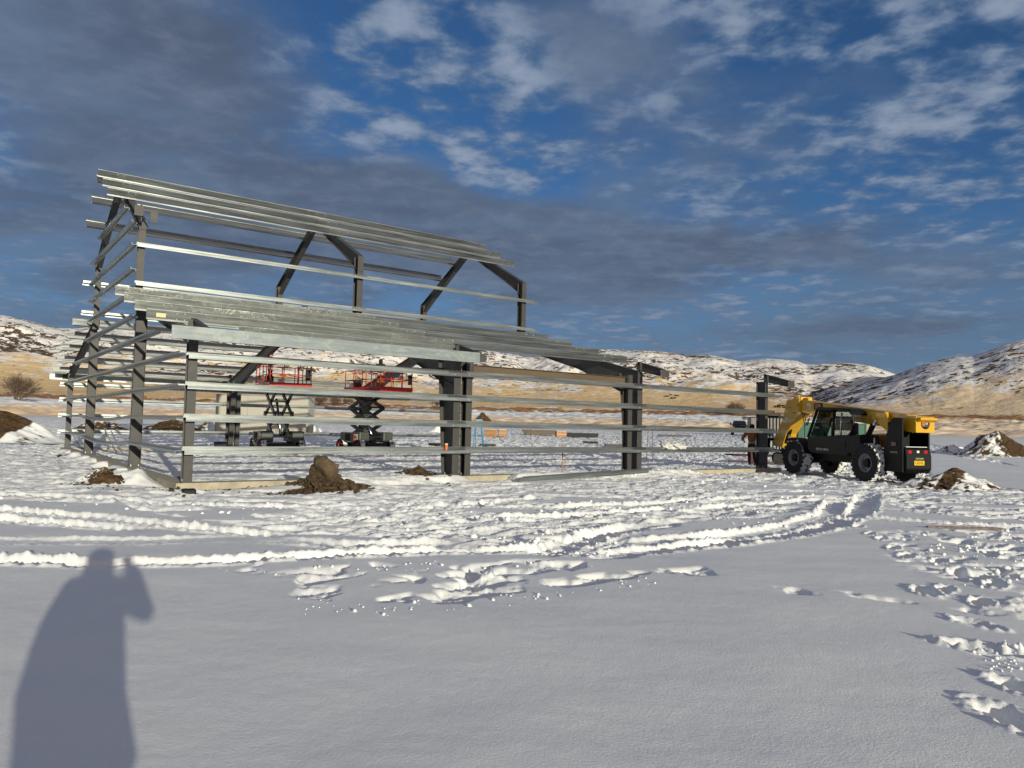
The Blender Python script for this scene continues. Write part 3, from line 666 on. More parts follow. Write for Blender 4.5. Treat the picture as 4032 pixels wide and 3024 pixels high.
# gable girts (outside the gable, -X side)
for k in range(1,12):
    z=.811*k-.01
    if k<=4: Ya,Yb=0.05,WT-.05
    elif z<zr(W1)-.25: Ya=(z+.45-zr(0))/RS; Yb=WT-Ya
    elif z<zmr(W1)-.2: Ya,Yb=W1-.08,W2_+.08
    else:
        q=max(0,(z+.15-zmr(W1))/RM); Ya,Yb=W1+q,W2_-q
    if k==5: Ya=3.1; Yb=WT-3.1
    if k==6: Ya=6.6; Yb=WT-6.6
    cuts=[c for c in (6.95,17.05) if Ya+.3<c<Yb-.3] if k<7 else []
    ys=[Ya]+cuts+[Yb]
    for a,c in zip(ys[:-1],ys[1:]):
        L_=c-a; sg={1:.16,2:.12,3:.03}.get(k,.0) if L_>5 else 0
        if L_<8.5: sg=0
        girt((-.02,a-.04,z),(-.02,c+.04,z),(-1,0,0),w=.165,fl=.06,sag=sg,flip=-1 if k>2 else 1,m_=M['galv'])
# lean-to purlins: web square to the roof slope
def purlin(Y,zt,X0,X1,slope,side,m_,d=.285,fl=.085,name='purlin'):
    """side=-1: near slope falling towards -Y; profile a=down-slope direction, b=normal"""
    n=Vector((0,side*slope,1)).normalized(); dn=Vector((0,side,-slope)).normalized()
    t=.006; lip=.022
    pr=[(0,0),(0,-t),(-fl+t,-t),(-fl+t,-lip),(-fl,-lip),(-fl,0)][::-1]
    # Z: top flange runs up-slope, bottom flange down-slope
    ch_=.022; lk=slope*.045
    prof=[(-ch_*slope-.002,0),(-fl,0),(-fl,-lip),(-fl+t,-lip),(-fl+t,-t),(-t-ch_*slope-.002,-t),(-t,-ch_-t),(-t,-d),(fl+lk,-d),(fl,-d+.045),(fl-t,-d+.045),(fl+lk-t-.002,-d+t),(0,-d+t),(0,-ch_)]
    b=MB(); b.prism(prof,(X0,Y,zt),(X1,Y,zt),dn,up=n); o=b.build(name,m_,bld); return o,n,dn
def pbolts(o,n,dn,Y,zt,xs,d=.30):
    q=[]
    for x in xs:
        for h in (.07,.23): q.append(Vector((x,Y,zt))-n*h+dn*.001)
    bolts(q,dn,o,.017,.012)
Pn=[(6.83,5.795),(5.13,5.363),(3.42,4.93),(1.72,4.497)]
for i,(Y,zt) in enumerate(Pn):
    o,n,dn=purlin(Y,zt,-OVX,B1+.45+.15*i,RS,-1,M['galvp']); pbolts(o,n,dn,Y,zt,(.10,.30))
    if i==3: 
        c=MB(); p0=Vector((.0,Y,zt)); q=[]
        for x,h in ((-.42,.10),(-.18,.10),(-.18,.21),(-.42,.21)): q.append(Vector((x,Y,zt))-n*h+dn*.004)
        c.add(q,[(0,1,2,3)]); c.build('paper_tag',mat('tag_paper',(.75,.68,.42),.7),o)
    o,n,dn=purlin(Y+.004,zt+.008,B1-.35+.15*i,B2+1.04,RS,-1,M['galvb']); pbolts(o,n,dn,Y,zt,(B1-.25+.15*i,B1+.05+.15*i,B1+.42+.15*i,B2-.2,B2+.2))
o,n,dn=purlin(.02,zp(.02)-.02,1.25,B1-.15,RS,-1,M['galvp'],name='eave_purlin')
# fascia channel on the bracket ends
b=MB(); t=.006; b.prism([(0,0),(0,.31),(.09,.31),(.09,.31-t),(t,.31-t),(t,t),(.09,t),(.09,0)],(-OVX,-OVY-.02,zr(-OVY)+.02),(B1-.02,-OVY-.02,zr(-OVY)+.02),(0,1,0),up=(0,0,1)); b.build('fascia_channel',galv('galvanised_fascia',(.25,.29,.30),1.0,.35,.5),bld)
b=MB(); b.prism([(0,0),(0,.31),(.09,.31),(.09,.31-t),(t,.31-t),(t,t),(.09,t),(.09,0)],(-OVX,WT+OVY+.02,zr(-OVY)+.02),(B1-.02,WT+OVY+.02,zr(-OVY)+.02),(0,-1,0),up=(0,0,1)); b.build('fascia_channel',M['galv'],bld)
# far lean-to purlins
for i,(Y,zt) in enumerate(Pn):
    purlin(WT-Y,zt,-OVX,B1+.4 if i else B1+.45,RS,1,M['galv']); 
    if i==0: purlin(WT-Y,zt+.006,B1-.3,B2+.3,RS,1,M['galv'])
purlin(WT-.0,zp(0)-.02,-OVX,B1+.1,RS,1,M['galv'],name='eave_purlin'); purlin(WT-.02,zp(0)-.02,B1+.3,B2-.1,RS,1,M['galv'],name='eave_purlin')
# main roof purlins
for Y,e in ((12.02,-.0),(10.715,0),(9.54,0)):
    o,n,dn=purlin(Y,zm(Y),-OVX,B1+.35,RM,-1,M['galvb'],d=.262); pbolts(o,n,dn,Y,zm(Y),(.02,.25))
    o,n,dn=purlin(Y+.003,zm(Y)+.010,B1-.45,B2+1.04,RM,-1,M['galvb'],d=.262); pbolts(o,n,dn,Y,zm(Y),(B1-.38,B1,B1+.38,B2+.35,B2+.75))
for Y in (12.36,13.45,14.75):
    purlin(Y,zm(Y),-OVX,B1+.3,RM,1,M['galvb']); purlin(Y+.004,zm(Y)+.006,B1-.3,B2-.02,RM,1,M['galvb'])
# raised wall girts, both sides
for z in (6.03,7.32):
    girt((-.02,W1,z),(B1+.3,W1,z),(0,-1,0),w=.2,fl=.09); girt((B1-.3,W1,z+.004),(B2+.62,W1,z+.004),(0,-1,0),w=.206,fl=.09)
    girt((-.4,W2_,z),(B1+.3,W2_,z),(0,1,0),w=.2,fl=.09)
    girt((B1-.3,W2_,z+.004),(B2+.1,W2_,z+.004),(0,1,0),w=.2,fl=.09)
# roof-hip plates where the end frame post meets its rafter, loose flange braces
for a,c in (((.0,W1-.42,8.02),(.03,W1-.05,8.60)),((.25,W1-.60,8.0),(.47,W1-.585,8.42)),((-.22,W1-.5,8.18),(.05,W1-.485,8.52))):
    b=MB(); b.box(a,c); b.build('hip_plate',M['steel'],bld)
b=MB(); b.prism([(-.05,0),(.05,0),(.05,.012),(-.05,.012)],(.3,W1-.06,7.95),(-.15,W1-.30,8.50),(0,1,0)); b.build('loose_clip',M['steel'],bld)
# ------------------------------------------------------------------ foundation
fd=MB()
def strip(X0,Y0,X1,Y1): fd.box((X0,Y0,-.75),(X1,Y1,0))
strip(-.16,-.14,B3+.9,.32); strip(-.16,.322,.30,WT-.322); strip(-.16,WT-.32,B3+.9,WT+.14)
fo=fd.build('foundation_wall',M['concrete'],bld,bevel=.012)

# ------------------------------------------------------------------ text
def text(s,size,Mx,material,parent,name='lettering',ext=.002,align='CENTER',**k):
    cu=bpy.data.curves.new(name,'FONT'); cu.body=s; cu.size=size; cu.align_x=align; cu.align_y='CENTER'; cu.extrude=ext; cu.resolution_u=2
    o=bpy.data.objects.new(name,cu); S.collection.objects.link(o)
    dg=bpy.context.evaluated_depsgraph_get(); me=bpy.data.meshes.new_from_object(o.evaluated_get(dg)); bpy.data.objects.remove(o); bpy.data.curves.remove(cu)
    me.materials.clear(); me.materials.append(material); me.transform(Mx); q=link(bpy.data.objects.new(name,me)); q.parent=parent; return q
def frame3(o,xa,ya):
    x=Vector(xa).normalized(); y=Vector(ya).normalized(); z=x.cross(y); m_=Matrix((x,y,z)).transposed().to_4x4(); m_.translation=Vector(o); return m_
# ------------------------------------------------------------------ people
def skin(name,chains,material,parent,root=0,sub=1):
    """chains: lists of (point, radius[, radius2]); identical points are welded"""
    V=[];Rd=[];Ed=[];idx={}
    def vid(p,r):
        k=tuple(round(c,4) for c in p)
        if k not in idx: idx[k]=len(V); V.append(p); Rd.append(r)
        return idx[k]
    for ch in chains:
        prev=None
        for p,r in ch:
            i=vid(p,r)
            if prev is not None and prev!=i: Ed.append((prev,i))
            prev=i
    me=bpy.data.meshes.new(name); me.from_pydata(V,Ed,[]); me.materials.append(material)
    o=link(bpy.data.objects.new(name,me)); o.parent=parent
    sk=o.modifiers.new('skin','SKIN'); sk.use_smooth_shade=True
    for i,r in enumerate(Rd):
        q=me.skin_vertices[0].data[i]; q.radius=r if isinstance(r,tuple) else (r,r); q.use_root=(i==root)
    if sub: ss_=o.modifiers.new('sub','SUBSURF'); ss_.levels=sub; ss_.render_levels=sub
    return o
def L3(a,b,t): return tuple(a[i]+(b[i]-a[i])*t for i in range(3))
def hand(w,d,side,curl):
    """finger chains from wrist w pointing along d; side = thumb side direction"""
    d=Vector(d).normalized(); s=Vector(side); s=(s-d*s.dot(d)).normalized(); n=d.cross(s); W_=Vector(w); palm=W_+d*.085
    ch=[[(tuple(W_),.026),(tuple(W_+d*.045),(.036,.02)),(tuple(palm),(.038,.018))]]
    for k,(off,ln) in enumerate(((.030,.070),(.010,.080),(-.010,.075),(-.030,.058))):
        b=palm+s*off+d*.005; q=b+ (d*math.cos(curl)+n*math.sin(curl))*ln*.5; e=q+(d*math.cos(curl*2)+n*math.sin(curl*2))*ln*.5
        ch.append([(tuple(palm),(.038,.018)),(tuple(b),.011),(tuple(q),.0095),(tuple(e),.008)])
    t0=W_+d*.03+s*.03; t1=t0+(d*.6+s*.7+n*.3).normalized()*.035; t2=t1+(d+s*.2+n*.4).normalized()*.03
    ch.append([(tuple(W_+d*.045),(.036,.02)),(tuple(t0),.014),(tuple(t1),.011),(tuple(t2),.009)])
    return ch
def person(root,J,coat,trousers,hat='beanie',coatlen=.0,bulk=1.0,gloves=None,vest=None,curl=.5,headscale=1.0):
    g=lambda k:J[k]
    pel,ch_,nk,hd=g('pelvis'),g('chest'),g('neck'),g('head')
    up=(Vector(hd)-Vector(nk)).normalized(); fw=Vector(J.get('face',(0,1,0))).normalized(); rt=fw.cross(Vector((0,0,1))).normalized()
    sp=L3(pel,ch_,.5)
    body=[[(pel,(.155,.115)),(sp,(.14,.105)),(ch_,(.165,.12)),(nk,(.055,.055)),(tuple(Vector(hd)-up*.07),(.066,.07)),(hd,(.082,.098)),(tuple(Vector(hd)+up*.075),(.07,.082)),(tuple(Vector(hd)+up*.115),(.04,.045))]]
    for s in 'lr':
        body.append([(pel,(.155,.115)),(g('hip_'+s),.092),(g('knee_'+s),.056),(L3(g('knee_'+s),g('ankle_'+s),.35),.055),(g('ankle_'+s),.036),(g('toe_'+s),.034)])
        body.append([(ch_,(.165,.12)),(g('sh_'+s),.06),(g('elbow_'+s),.043),(L3(g('elbow_'+s),g('wrist_'+s),.3),.042),(g('wrist_'+s),.026)])
        d=Vector(g('wrist_'+s))-Vector(g('elbow_'+s)); body+=hand(g('wrist_'+s),J.get('hd_'+s,d),J.get('th_'+s,(0,1,0)),curl)
    nose=Vector(hd)+fw*.105-up*.012
    body.append([(hd,(.082,.098)),(tuple(nose),(.014,.02))])
    body.append([(tuple(Vector(hd)-up*.07),(.066,.07)),(tuple(Vector(hd)-up*.085+fw*.075),(.028,.022))])
    for sgn in (-1,1): body.append([(hd,(.082,.098)),(tuple(Vector(hd)+rt*sgn*.092-up*.01),(.012,.022))])
    b=skin('body',body,M['skin'],root)
    eyes=MB()
    for sgn in (-1,1):
        e=MB(); c=Vector(hd)+fw*.092+rt*sgn*.032+up*.012; e.lathe([(0,.012),(.008,.009),(.012,0),(.008,-.009),(0,-.012)],c,(0,0,1),10); e.build('eye',M['cloth'],root,smooth=True)
    mo=MB(); mo.tube([Vector(hd)+fw*.098-up*.058+rt*.024,Vector(hd)+fw*.105-up*.06,Vector(hd)+fw*.098-up*.058-rt*.024],.005,6); mo.build('mouth',mat('lips',(.32,.10,.09),.6),root,smooth=True)
    k=bulk
    cl=[[(tuple(Vector(pel)+Vector((0,0,.02))),(.175*k,.14*k)),(sp,(.165*k,.135*k)),(ch_,(.19*k,.15*k)),(tuple(Vector(nk)-up*.015),(.085,.085))]]
    for s in 'lr':
        cl.append([(ch_,(.19*k,.15*k)),(g('sh_'+s),.085*k),(g('elbow_'+s),.068*k),(tuple(L3(g('elbow_'+s),g('wrist_'+s),.93)),.047*k)])
        if coatlen: cl.append([(tuple(Vector(pel)+Vector((0,0,.02))),(.175*k,.14*k)),(tuple(Vector(g('hip_'+s))+Vector((0,0,-coatlen*.5))),(.155*k,.15*k)),(tuple(L3(g('hip_'+s),g('knee_'+s),coatlen*2.1)),(.15*k,.15*k))])
    skin('jacket',cl,coat,root)
    tr=[[(tuple(Vector(pel)+Vector((0,0,.06))),(.165,.125)),(pel,(.168,.13))]]
    for s in 'lr': tr.append([(pel,(.168,.13)),(g('hip_'+s),.108),(g('knee_'+s),.078),(L3(g('knee_'+s),g('ankle_'+s),.9),.066)])
    skin('trousers',tr,trousers,root)
    for s in 'lr':
        skin('boot',[[(L3(g('knee_'+s),g('ankle_'+s),.8),.056),(g('ankle_'+s),.056),(tuple(Vector(g('toe_'+s))*.5+Vector(g('ankle_'+s))*.5+Vector((0,0,-.02))),(.05,.045)),(g('toe_'+s),(.046,.035))]],M['boot'],root)
    hc=Vector(hd)+up*.045-fw*.012
    if hat=='hardhat':
        h=MB(); h.lathe([(0,.13),(.06,.122),(.105,.085),(.122,.03),(.125,.0),(.15,-.008),(.15,-.014),(.118,-.01)],hc,up,20); h.build('hard_hat',M['cloth'],root,smooth=True)
    else:
        h=MB(); hprof_=[(0,.105),(.045,.100),(.085,.075),(.108,.03),(.112,-.02),(.108,-.055 if hat=='beanie' else -.16),(.09,-.06 if hat=='beanie' else -.19)]
        hprof=[(a_*headscale,z_*(headscale if z_>0 else 1)) for a_,z_ in hprof_]; h.lathe(hprof,hc,(up-fw*.12).normalized(),20); h.build('hood' if hat=='hood' else 'knitted_hat',M['cloth'],root,smooth=True)
    if gloves:
        for s in 'lr':
            d=(Vector(g('wrist_'+s))-Vector(g('elbow_'+s))); skin('glove',[[(q,tuple(x*1.3 for x in r) if isinstance(r,tuple) else r*1.3) for q,r in c] for c in hand(g('wrist_'+s),J.get('hd_'+s,d),J.get('th_'+s,(0,1,0)),curl)],gloves,root)
def stand(h=1.78,**k):
    s=h/1.78
    J=dict(pelvis=(0,0,.95),chest=(0,.01,1.32),neck=(0,0,1.50),head=(0,.02,1.63),hip_l=(-.10,0,.90),hip_r=(.10,0,.90),knee_l=(-.12,.02,.50),knee_r=(.12,.02,.50),ankle_l=(-.13,-.02,.09),ankle_r=(.13,-.02,.09),toe_l=(-.15,.15,.035),toe_r=(.15,.15,.035),
        sh_l=(-.20,0,1.42),sh_r=(.20,0,1.42),elbow_l=(-.29,-.03,1.14),elbow_r=(.29,-.03,1.14),wrist_l=(-.28,.10,.90),wrist_r=(.28,.10,.90))
    J={a:tuple(c*s for c in b) for a,b in J.items()}; J.update(k); return J
# the photographer, whose shadow falls across the snow: behind the lens, phone held up by the right hand
gz0=-.06
pr_=empty('person',(-.06,-.44,gz0),0,label='photographer in a long bulky winter coat holding up a phone, casting the long shadow',cat='person')
J=stand(1.81,sh_r=(.21,.02,1.44),elbow_r=(.37,.17,1.28),wrist_r=(.17,.39,1.58),hd_r=(-.25,.12,.6),th_r=(-1,.2,.2),sh_l=(-.23,0,1.42),elbow_l=(-.29,.0,1.14),wrist_l=(-.24,.14,.93))
M['coat']=mat('winter_coat',(.04,.045,.06),.9,0,None,.3,50)
person(pr_,J,M['coat'],M['jean'],'hood',bulk=1.45,curl=.9,gloves=M['cloth'],headscale=1.42)
b=MB(); q_=[Vector(J[k]) for k in ('sh_r','elbow_r','wrist_r')]; b.tube([q_[0],q_[0].lerp(q_[1],.5),q_[1],q_[1].lerp(q_[2],.5),q_[1].lerp(q_[2],.92)],[.12,.125,.115,.095,.075],16); b.build('sleeve',M['coat'],pr_,smooth=True)
b=MB(); b.lathe([(0,.05),(.035,.045),(.052,.02),(.055,-.02),(.045,-.06),(0,-.075)],q_[2]+Vector((-.035,.0,.03)),(-.2,.1,1),14); b.build('mitten_back',M['cloth'],pr_,smooth=True)
b=MB(); rings=[(.50,.17,.16,.05),(.60,.19,.18,.06),(.67,.225,.20,.08),(.75,.285,.22,.10),(.91,.31,.23,.01),(1.08,.325,.24,-.02),(1.2,.315,.235,-.02),(1.33,.285,.22,-.02),(1.42,.235,.19,-.01),(1.50,.17,.15),(1.58,.11,.11)]
vs=[];n_=32
for z,a_,c_,*o_ in rings:
    o_=o_[0] if o_ else 0
    for k in range(n_): q=2*math.pi*k/n_; vs.append(Vector((o_+a_*math.cos(q)*(1+.03*math.sin(5*q+z*4)),c_*math.sin(q)*(1+.03*math.sin(4*q+z*7)),z)))
b.add(vs,[(i*n_+k,i*n_+(k+1)%n_,(i+1)*n_+(k+1)%n_,(i+1)*n_+k) for i in range(len(rings)-1) for k in range(n_)]+[tuple(range(n_))]); b.build('coat',M['coat'],pr_,smooth=True)
ph=empty('phone',(0,0,CAMZ),0,label='black phone held sideways in the photographer\'s right hand',cat='phone')
b=MB(); b.box((-.025,-.022,-.052),(.118,-.013,.022)); b.build('case',M['black'],ph,bevel=.003)
b=MB(); b.box((-.020,-.0235,-.047),(.113,-.0225,.017)); b.build('screen',mat('phone_screen',(.02,.02,.025),.1),ph)

# ------------------------------------------------------------------ heaps, boulders, clods
def soilsnow():
    m_=bpy.data.materials.new('soil_under_snow'); m_.use_nodes=True; t=m_.node_tree; b=t.nodes['Principled BSDF']; L=t.links.new
    a=t.nodes.new('ShaderNodeAttribute'); a.attribute_name='snow'; g=t.nodes.new('ShaderNodeNewGeometry')
    n=t.nodes.new('ShaderNodeTexNoise'); n.inputs['Scale'].default_value=5; n.inputs['Detail'].default_value=9; n.inputs['Roughness'].default_value=.7; L(g.outputs['Position'],n.inputs[0])
    r=t.nodes.new('ShaderNodeValToRGB'); r.color_ramp.elements[0].position=.35; r.color_ramp.elements[0].color=(.032,.020,.011,1); r.color_ramp.elements[1].position=.68; r.color_ramp.elements[1].color=(.13,.083,.042,1); L(n.outputs[0],r.inputs[0])
    mx=t.nodes.new('ShaderNodeMix'); mx.data_type='RGBA'; L(a.outputs['Fac'],mx.inputs[0]); L(r.outputs[0],mx.inputs[6]); mx.inputs[7].default_value=(.87,.885,.88,1); L(mx.outputs[2],b.inputs['Base Color']); b.inputs['Roughness'].default_value=.9; b.inputs['Specular IOR Level'].default_value=.1
    bp=t.nodes.new('ShaderNodeBump'); bp.inputs['Strength'].default_value=.6; bp.inputs['Distance'].default_value=.03; L(n.outputs[0],bp.inputs['Height']); L(bp.outputs[0],b.inputs['Normal'])
    return m_
M['heap']=soilsnow()
def heap(cx,cy,rx,ry,h,label,rot=0,snow=lambda a,b,n:0,rough=.18,seed=0,group=None,name='dirt_pile',z0=None,res=90,lump=.5,sharp=1.2):
    n=res; a=np.linspace(-1.15,1.15,n); A,B=np.meshgrid(a,a); q=np.hypot(A,B)+.16*fbm(A*1.6+seed,B*1.6,3)
    H=np.clip(1-q,0,1)**sharp; ns=fbm(A*3+seed*3,B*3,5,.6); H=H*(1+lump*fbm(A*2.2+seed,B*2.2+4,3))+rough*ns*np.clip(1.05-q,0,.5)
    X=cx+A*rx*math.cos(rot)-B*ry*math.sin(rot); Y=cy+A*rx*math.sin(rot)+B*ry*math.cos(rot)
    zb=base_z(cx,cy) if z0 is None else z0
    Z=zb+H*h-.06-.1*np.clip(q-1,0,1); sn=np.clip((snow(A,B,ns)+.08+1.05*fbm(A*4.5+seed,B*4.5,6,.75))*7,0,1)
    sn=np.where(q>.98,1,sn)
    me=bpy.data.meshes.new(name); V=np.stack([X.ravel()-cx,Y.ravel()-cy,Z.ravel()-zb],1)
    i=np.arange(n-1)[:,None]*n; j=np.arange(n-1)[None,:]; Fc=np.stack([(i+j),(i+j+1),(i+n+j+1),(i+n+j)],-1).reshape(-1,4)
    keep=(q.ravel()[Fc].min(1)<1.12); Fc=Fc[keep]
    me.from_pydata(V.tolist(),[],Fc.tolist()); me.materials.append(M['heap']); at_=me.attributes.new('snow','FLOAT','POINT'); at_.data.foreach_set('value',sn.ravel().astype(np.float32))
    me.polygons.foreach_set('use_smooth',[True]*len(me.polygons)); bm=bmesh.new(); bm.from_mesh(me); bmesh.ops.delete(bm,geom=[v for v in bm.verts if not v.link_faces],context='VERTS'); bm.to_mesh(me); bm.free()
    o=link(bpy.data.objects.new(name,me)); o.location=(cx,cy,zb); return tag(o,label,'dirt pile' if name=='dirt_pile' else 'snow pile',group)
def rock(mb,c,r,seed,sub=2,sq=(1,1,.8),amp=.35,facet=0):
    bm=bmesh.new(); bmesh.ops.create_icosphere(bm,subdivisions=sub,radius=1); rr=random.Random(seed); ph=[rr.uniform(0,9) for _ in range(3)]
    rot=Euler((rr.uniform(0,3),rr.uniform(0,3),rr.uniform(0,3))).to_matrix(); vs=[]
    pl=[Vector((rr.gauss(0,1),rr.gauss(0,1),rr.gauss(0,1))).normalized() for _ in range(7)] if facet else []
    for v in bm.verts:
        p=rot@v.co
        for q_ in pl:
            e_=p.dot(q_)-facet
            if e_>0: p=p-q_*e_
        k=1+amp*float(pn(np.array(p.x*1.3+ph[0]+p.z),np.array(p.y*1.3+ph[1]-p.z)))+amp*.4*float(pn(np.array(p.x*3.3+ph[1]),np.array(p.y*3+p.z*3+ph[2])))
        vs.append(Vector(c)+Vector((p.x*sq[0],p.y*sq[1],p.z*sq[2]))*k*r)
    mb.add(vs,[tuple(v.index for v in f.verts) for f in bm.faces]); bm.free()
heap(mA.x,mA.y+.25,.86,.6,.46,'low brown dirt pile with snow on its left shoulder in front of the gable end',seed=3,snow=lambda a,b,n:-.25-a*.9+.1*b,rot=.1,lump=.35,rough=.35,sharp=.85)
hb=heap(mB.x,mB.y+.35,1.35,.75,.40,'wide crumbly dirt pile carrying the big clay boulder',seed=8,snow=lambda a,b,n:-.75+.9*b,rough=.5,lump=.5)
bo=MB(); rock(bo,(0,0,-.05),.40,12,4,(1.15,.85,.95),.30,.62); o=bo.build('boulder',M['rock'],smooth=True,tags=dict(label='big rounded clay boulder sitting on top of the crumbly dirt pile',cat='boulder')); pB=at(1287,1852,mB.y+.35); o.location=pB
heap(mC.x-.05,mC.y+.2,1.0,.45,.36,'small low dirt pile beside the clad of paired columns, right of the boulder'.replace('clad of ',''),seed=12,snow=lambda a,b,n:-.6+.8*b,rough=.55,lump=.9)
# snow banks and spoil piles further back
p=gp(20,1738); heap(p.x-1.9,p.y+1.0,5.4,3.2,2.25,'tall dirt pile half buried in snow at the far left edge',seed=21,rot=-.1,snow=lambda a,b,n:np.where(a<.52,-.6,.25)+.2*b,sharp=1.25,lump=.35,res=120)
for (u0,u1,v1,v0,d,lab,sn,sd) in [
    (262,470,1690,1652,52,'brown spoil pile behind the far left posts of the gable',lambda a,b,n:-.05+.2*b-.1*a,31),
    (540,765,1694,1655,56,'long brown spoil pile behind the gable girts',lambda a,b,n:-.35+.1*b,33),
    (770,850,1694,1657,56,'round snow capped spoil pile just left of the beige container',lambda a,b,n:.0+.9*a,35),
    (1190,1260,1700,1668,60,'steep dirt and snow pile at the right end of the beige container',lambda a,b,n:-.0+1.2*a,37),
    (1866,1935,1662,1628,80,'dark brown pile behind the first pair of columns',lambda a,b,n:-.3+.2*b,39),
    (1690,1760,1702,1680,62,'small snow covered pile left of the first pair of columns',lambda a,b,n:.3,41)]:
    c=gp((u0+u1)/2,v1); d=c.y; w=(u1-u0)*d/F/2; zb=c.z; ht=(v1-v0)*d/F*1.15; c=c+Vector((0,w*.5,0))
    heap(c.x,c.y,w*1.12,w*.6,ht,lab,seed=sd,snow=sn,z0=zb,sharp=.8,lump=.4,res=70)
pr1=gp(3935,1797); heap(pr1.x+.4,pr1.y+.8,2.8,1.8,1.75,'tall cone shaped dirt pile with snow on its left side, far right',seed=51,snow=lambda a,b,n:np.where(a<-.05,-.02,-.5),sharp=1.0,lump=.35)
pr2=gp(3800,1925); heap(pr2.x,pr2.y+.75,1.7,.95,.72,'snowy dirt mound on the snow just right of the telehandler',seed=57,snow=lambda a,b,n:np.where(np.abs(a-.12-.5*b)<.17,-.5,.06)+n*.5,sharp=1.0,lump=.45,rot=-.25)
heap(*gp(3750,1782)[:2],1.9,1.0,.55,'low rubble of snow and dirt left of the cone shaped pile',seed=59,snow=lambda a,b,n:.1,rough=.9,lump=.9)
cl=MB(); rr=random.Random(4)
def scatter(mb,poly,n,r0,r1,seed,sub=1,dz=.4):
    P_=W2(poly); lo=P_.min(0);hi=P_.max(0); k=0; rr=random.Random(seed); t=0
    while k<n and t<n*30:
        t+=1; x=rr.uniform(lo[0],hi[0]);y=rr.uniform(lo[1],hi[1])
        if not inpoly(np.array([x]),np.array([y]),P_)[0]: continue
        r=r0+(r1-r0)*rr.random()**3; rock(mb,(x,y,gz(x,y)+r*dz),r,seed*1000+k,sub,(1,1,.8),.5); k+=1
scatter(cl,[(340,1065),(420,1072),(390,1030),(360,1045)],40,.015,.07,1)
scatter(cl,[(830,1035),(980,1048),(960,1020),(850,1015)],40,.02,.08,2)
scatter(cl,[(180,1062),(620,1062),(560,1048),(200,1045)],70,.01,.045,3)
def clods(cx,cy,rx,ry,h,n,seed,r0=.02,r1=.09):
    rr=random.Random(seed)
    for k in range(n):
        a=rr.gauss(0,.55);b=-abs(rr.gauss(0,.5)); q=math.hypot(a,b); x=cx+a*rx;y=cy+b*ry
        z=base_z(x,y)-.05+max(0,1-q)**1.1*h*.9; r=r0+(r1-r0)*rr.random()**2.5; rock(cl,(x,y,z+r*.2),r*1.2,seed*500+k,2 if r>.05 else 1,(1,1,.75),.5,.6)
clods(mB.x,mB.y+.35,1.35,.8,.5,190,71,.02,.11); clods(mA.x,mA.y+.25,.95,.65,.42,80,72,.015,.07); clods(mC.x,mC.y+.2,1.15,.5,.32,120,73,.015,.09); clods(pr2.x,pr2.y+.75,1.6,.9,.65,70,74,.03,.10); clods(pr1.x+.8,pr1.y+.8,2.4,1.5,1.4,60,75,.04,.14)
cl.build('soil_clods',M['soil'],smooth=False,tags=dict(label='small brown soil clods strewn round the dirt piles and foundation',cat='soil clods',kind='stuff'))
sc_=MB()
scatter(sc_,[(640,1290),(1000,1292),(1200,1275),(1400,1245),(1420,1262),(1100,1310),(900,1332),(640,1342)],60,.006,.026,11)
scatter(sc_,[(470,1225),(900,1210),(1300,1210),(1300,1222),(900,1240),(500,1250)],50,.006,.024,12)
scatter(sc_,[(0,1060),(700,1090),(1400,1080),(1900,1060),(1900,1120),(1300,1150),(600,1130),(0,1080)],300,.012,.055,13,1,.2)
scatter(sc_,[(1000,1150),(1340,1140),(1340,1200),(1180,1190)],90,.015,.06,14,1,.3)
scatter(sc_,[(1900,1150),(2212,1140),(2230,1330),(2080,1260)],120,.01,.05,15)
scatter(sc_,[(2080,1390),(2212,1390),(2212,1460),(2140,1450)],45,.008,.03,16)
scatter(sc_,[(1300,1005),(1900,1015),(2000,1030),(1950,1060),(1300,1060)],150,.02,.07,17,1,.2)
sc_.build('snow_chunks',mat('loose_snow',(.87,.885,.88),.8,spec=.15),smooth=True,tags=dict(label='loose chunks of broken snow thrown up along the tracks',cat='snow chunks',kind='stuff'))

# ------------------------------------------------------------------ telehandler
RLp=Vector((13.02,27.89,-.16)); th=empty('telehandler',RLp,R(104.52),label='black and yellow telescopic forklift with snow caked tyres at the right end of the frame',cat='telehandler')
def mtyre():
    m_=bpy.data.materials.new('tyre_rubber_snow'); m_.use_nodes=True; t=m_.node_tree; b=t.nodes['Principled BSDF']; L=t.links.new
    tc_=t.nodes.new('ShaderNodeTexCoord'); n=t.nodes.new('ShaderNodeTexNoise'); n.inputs['Scale'].default_value=7; n.inputs['Detail'].default_value=5; L(tc_.outputs['Object'],n.inputs[0])
    r=t.nodes.new('ShaderNodeMapRange'); L(n.outputs[0],r.inputs[0]); r.inputs[1].default_value=.42; r.inputs[2].default_value=.47; mx=t.nodes.new('ShaderNodeMix'); mx.data_type='RGBA'; L(r.outputs[0],mx.inputs[0]); mx.inputs[6].default_value=(.02,.02,.02,1); mx.inputs[7].default_value=(.78,.80,.80,1); L(mx.outputs[2],b.inputs['Base Color']); b.inputs['Roughness'].default_value=.85; return m_
M['tread']=mtyre(); M['rubber']=mat('tyre_sidewall',(.012,.012,.012),.8,0,(9,(.05,.045,.04),.55,.8)); M['packed']=mat('packed_snow',(.82,.84,.84),.85)
M['rim']=mat('rim_grey',(.30,.30,.31),.4,.2)
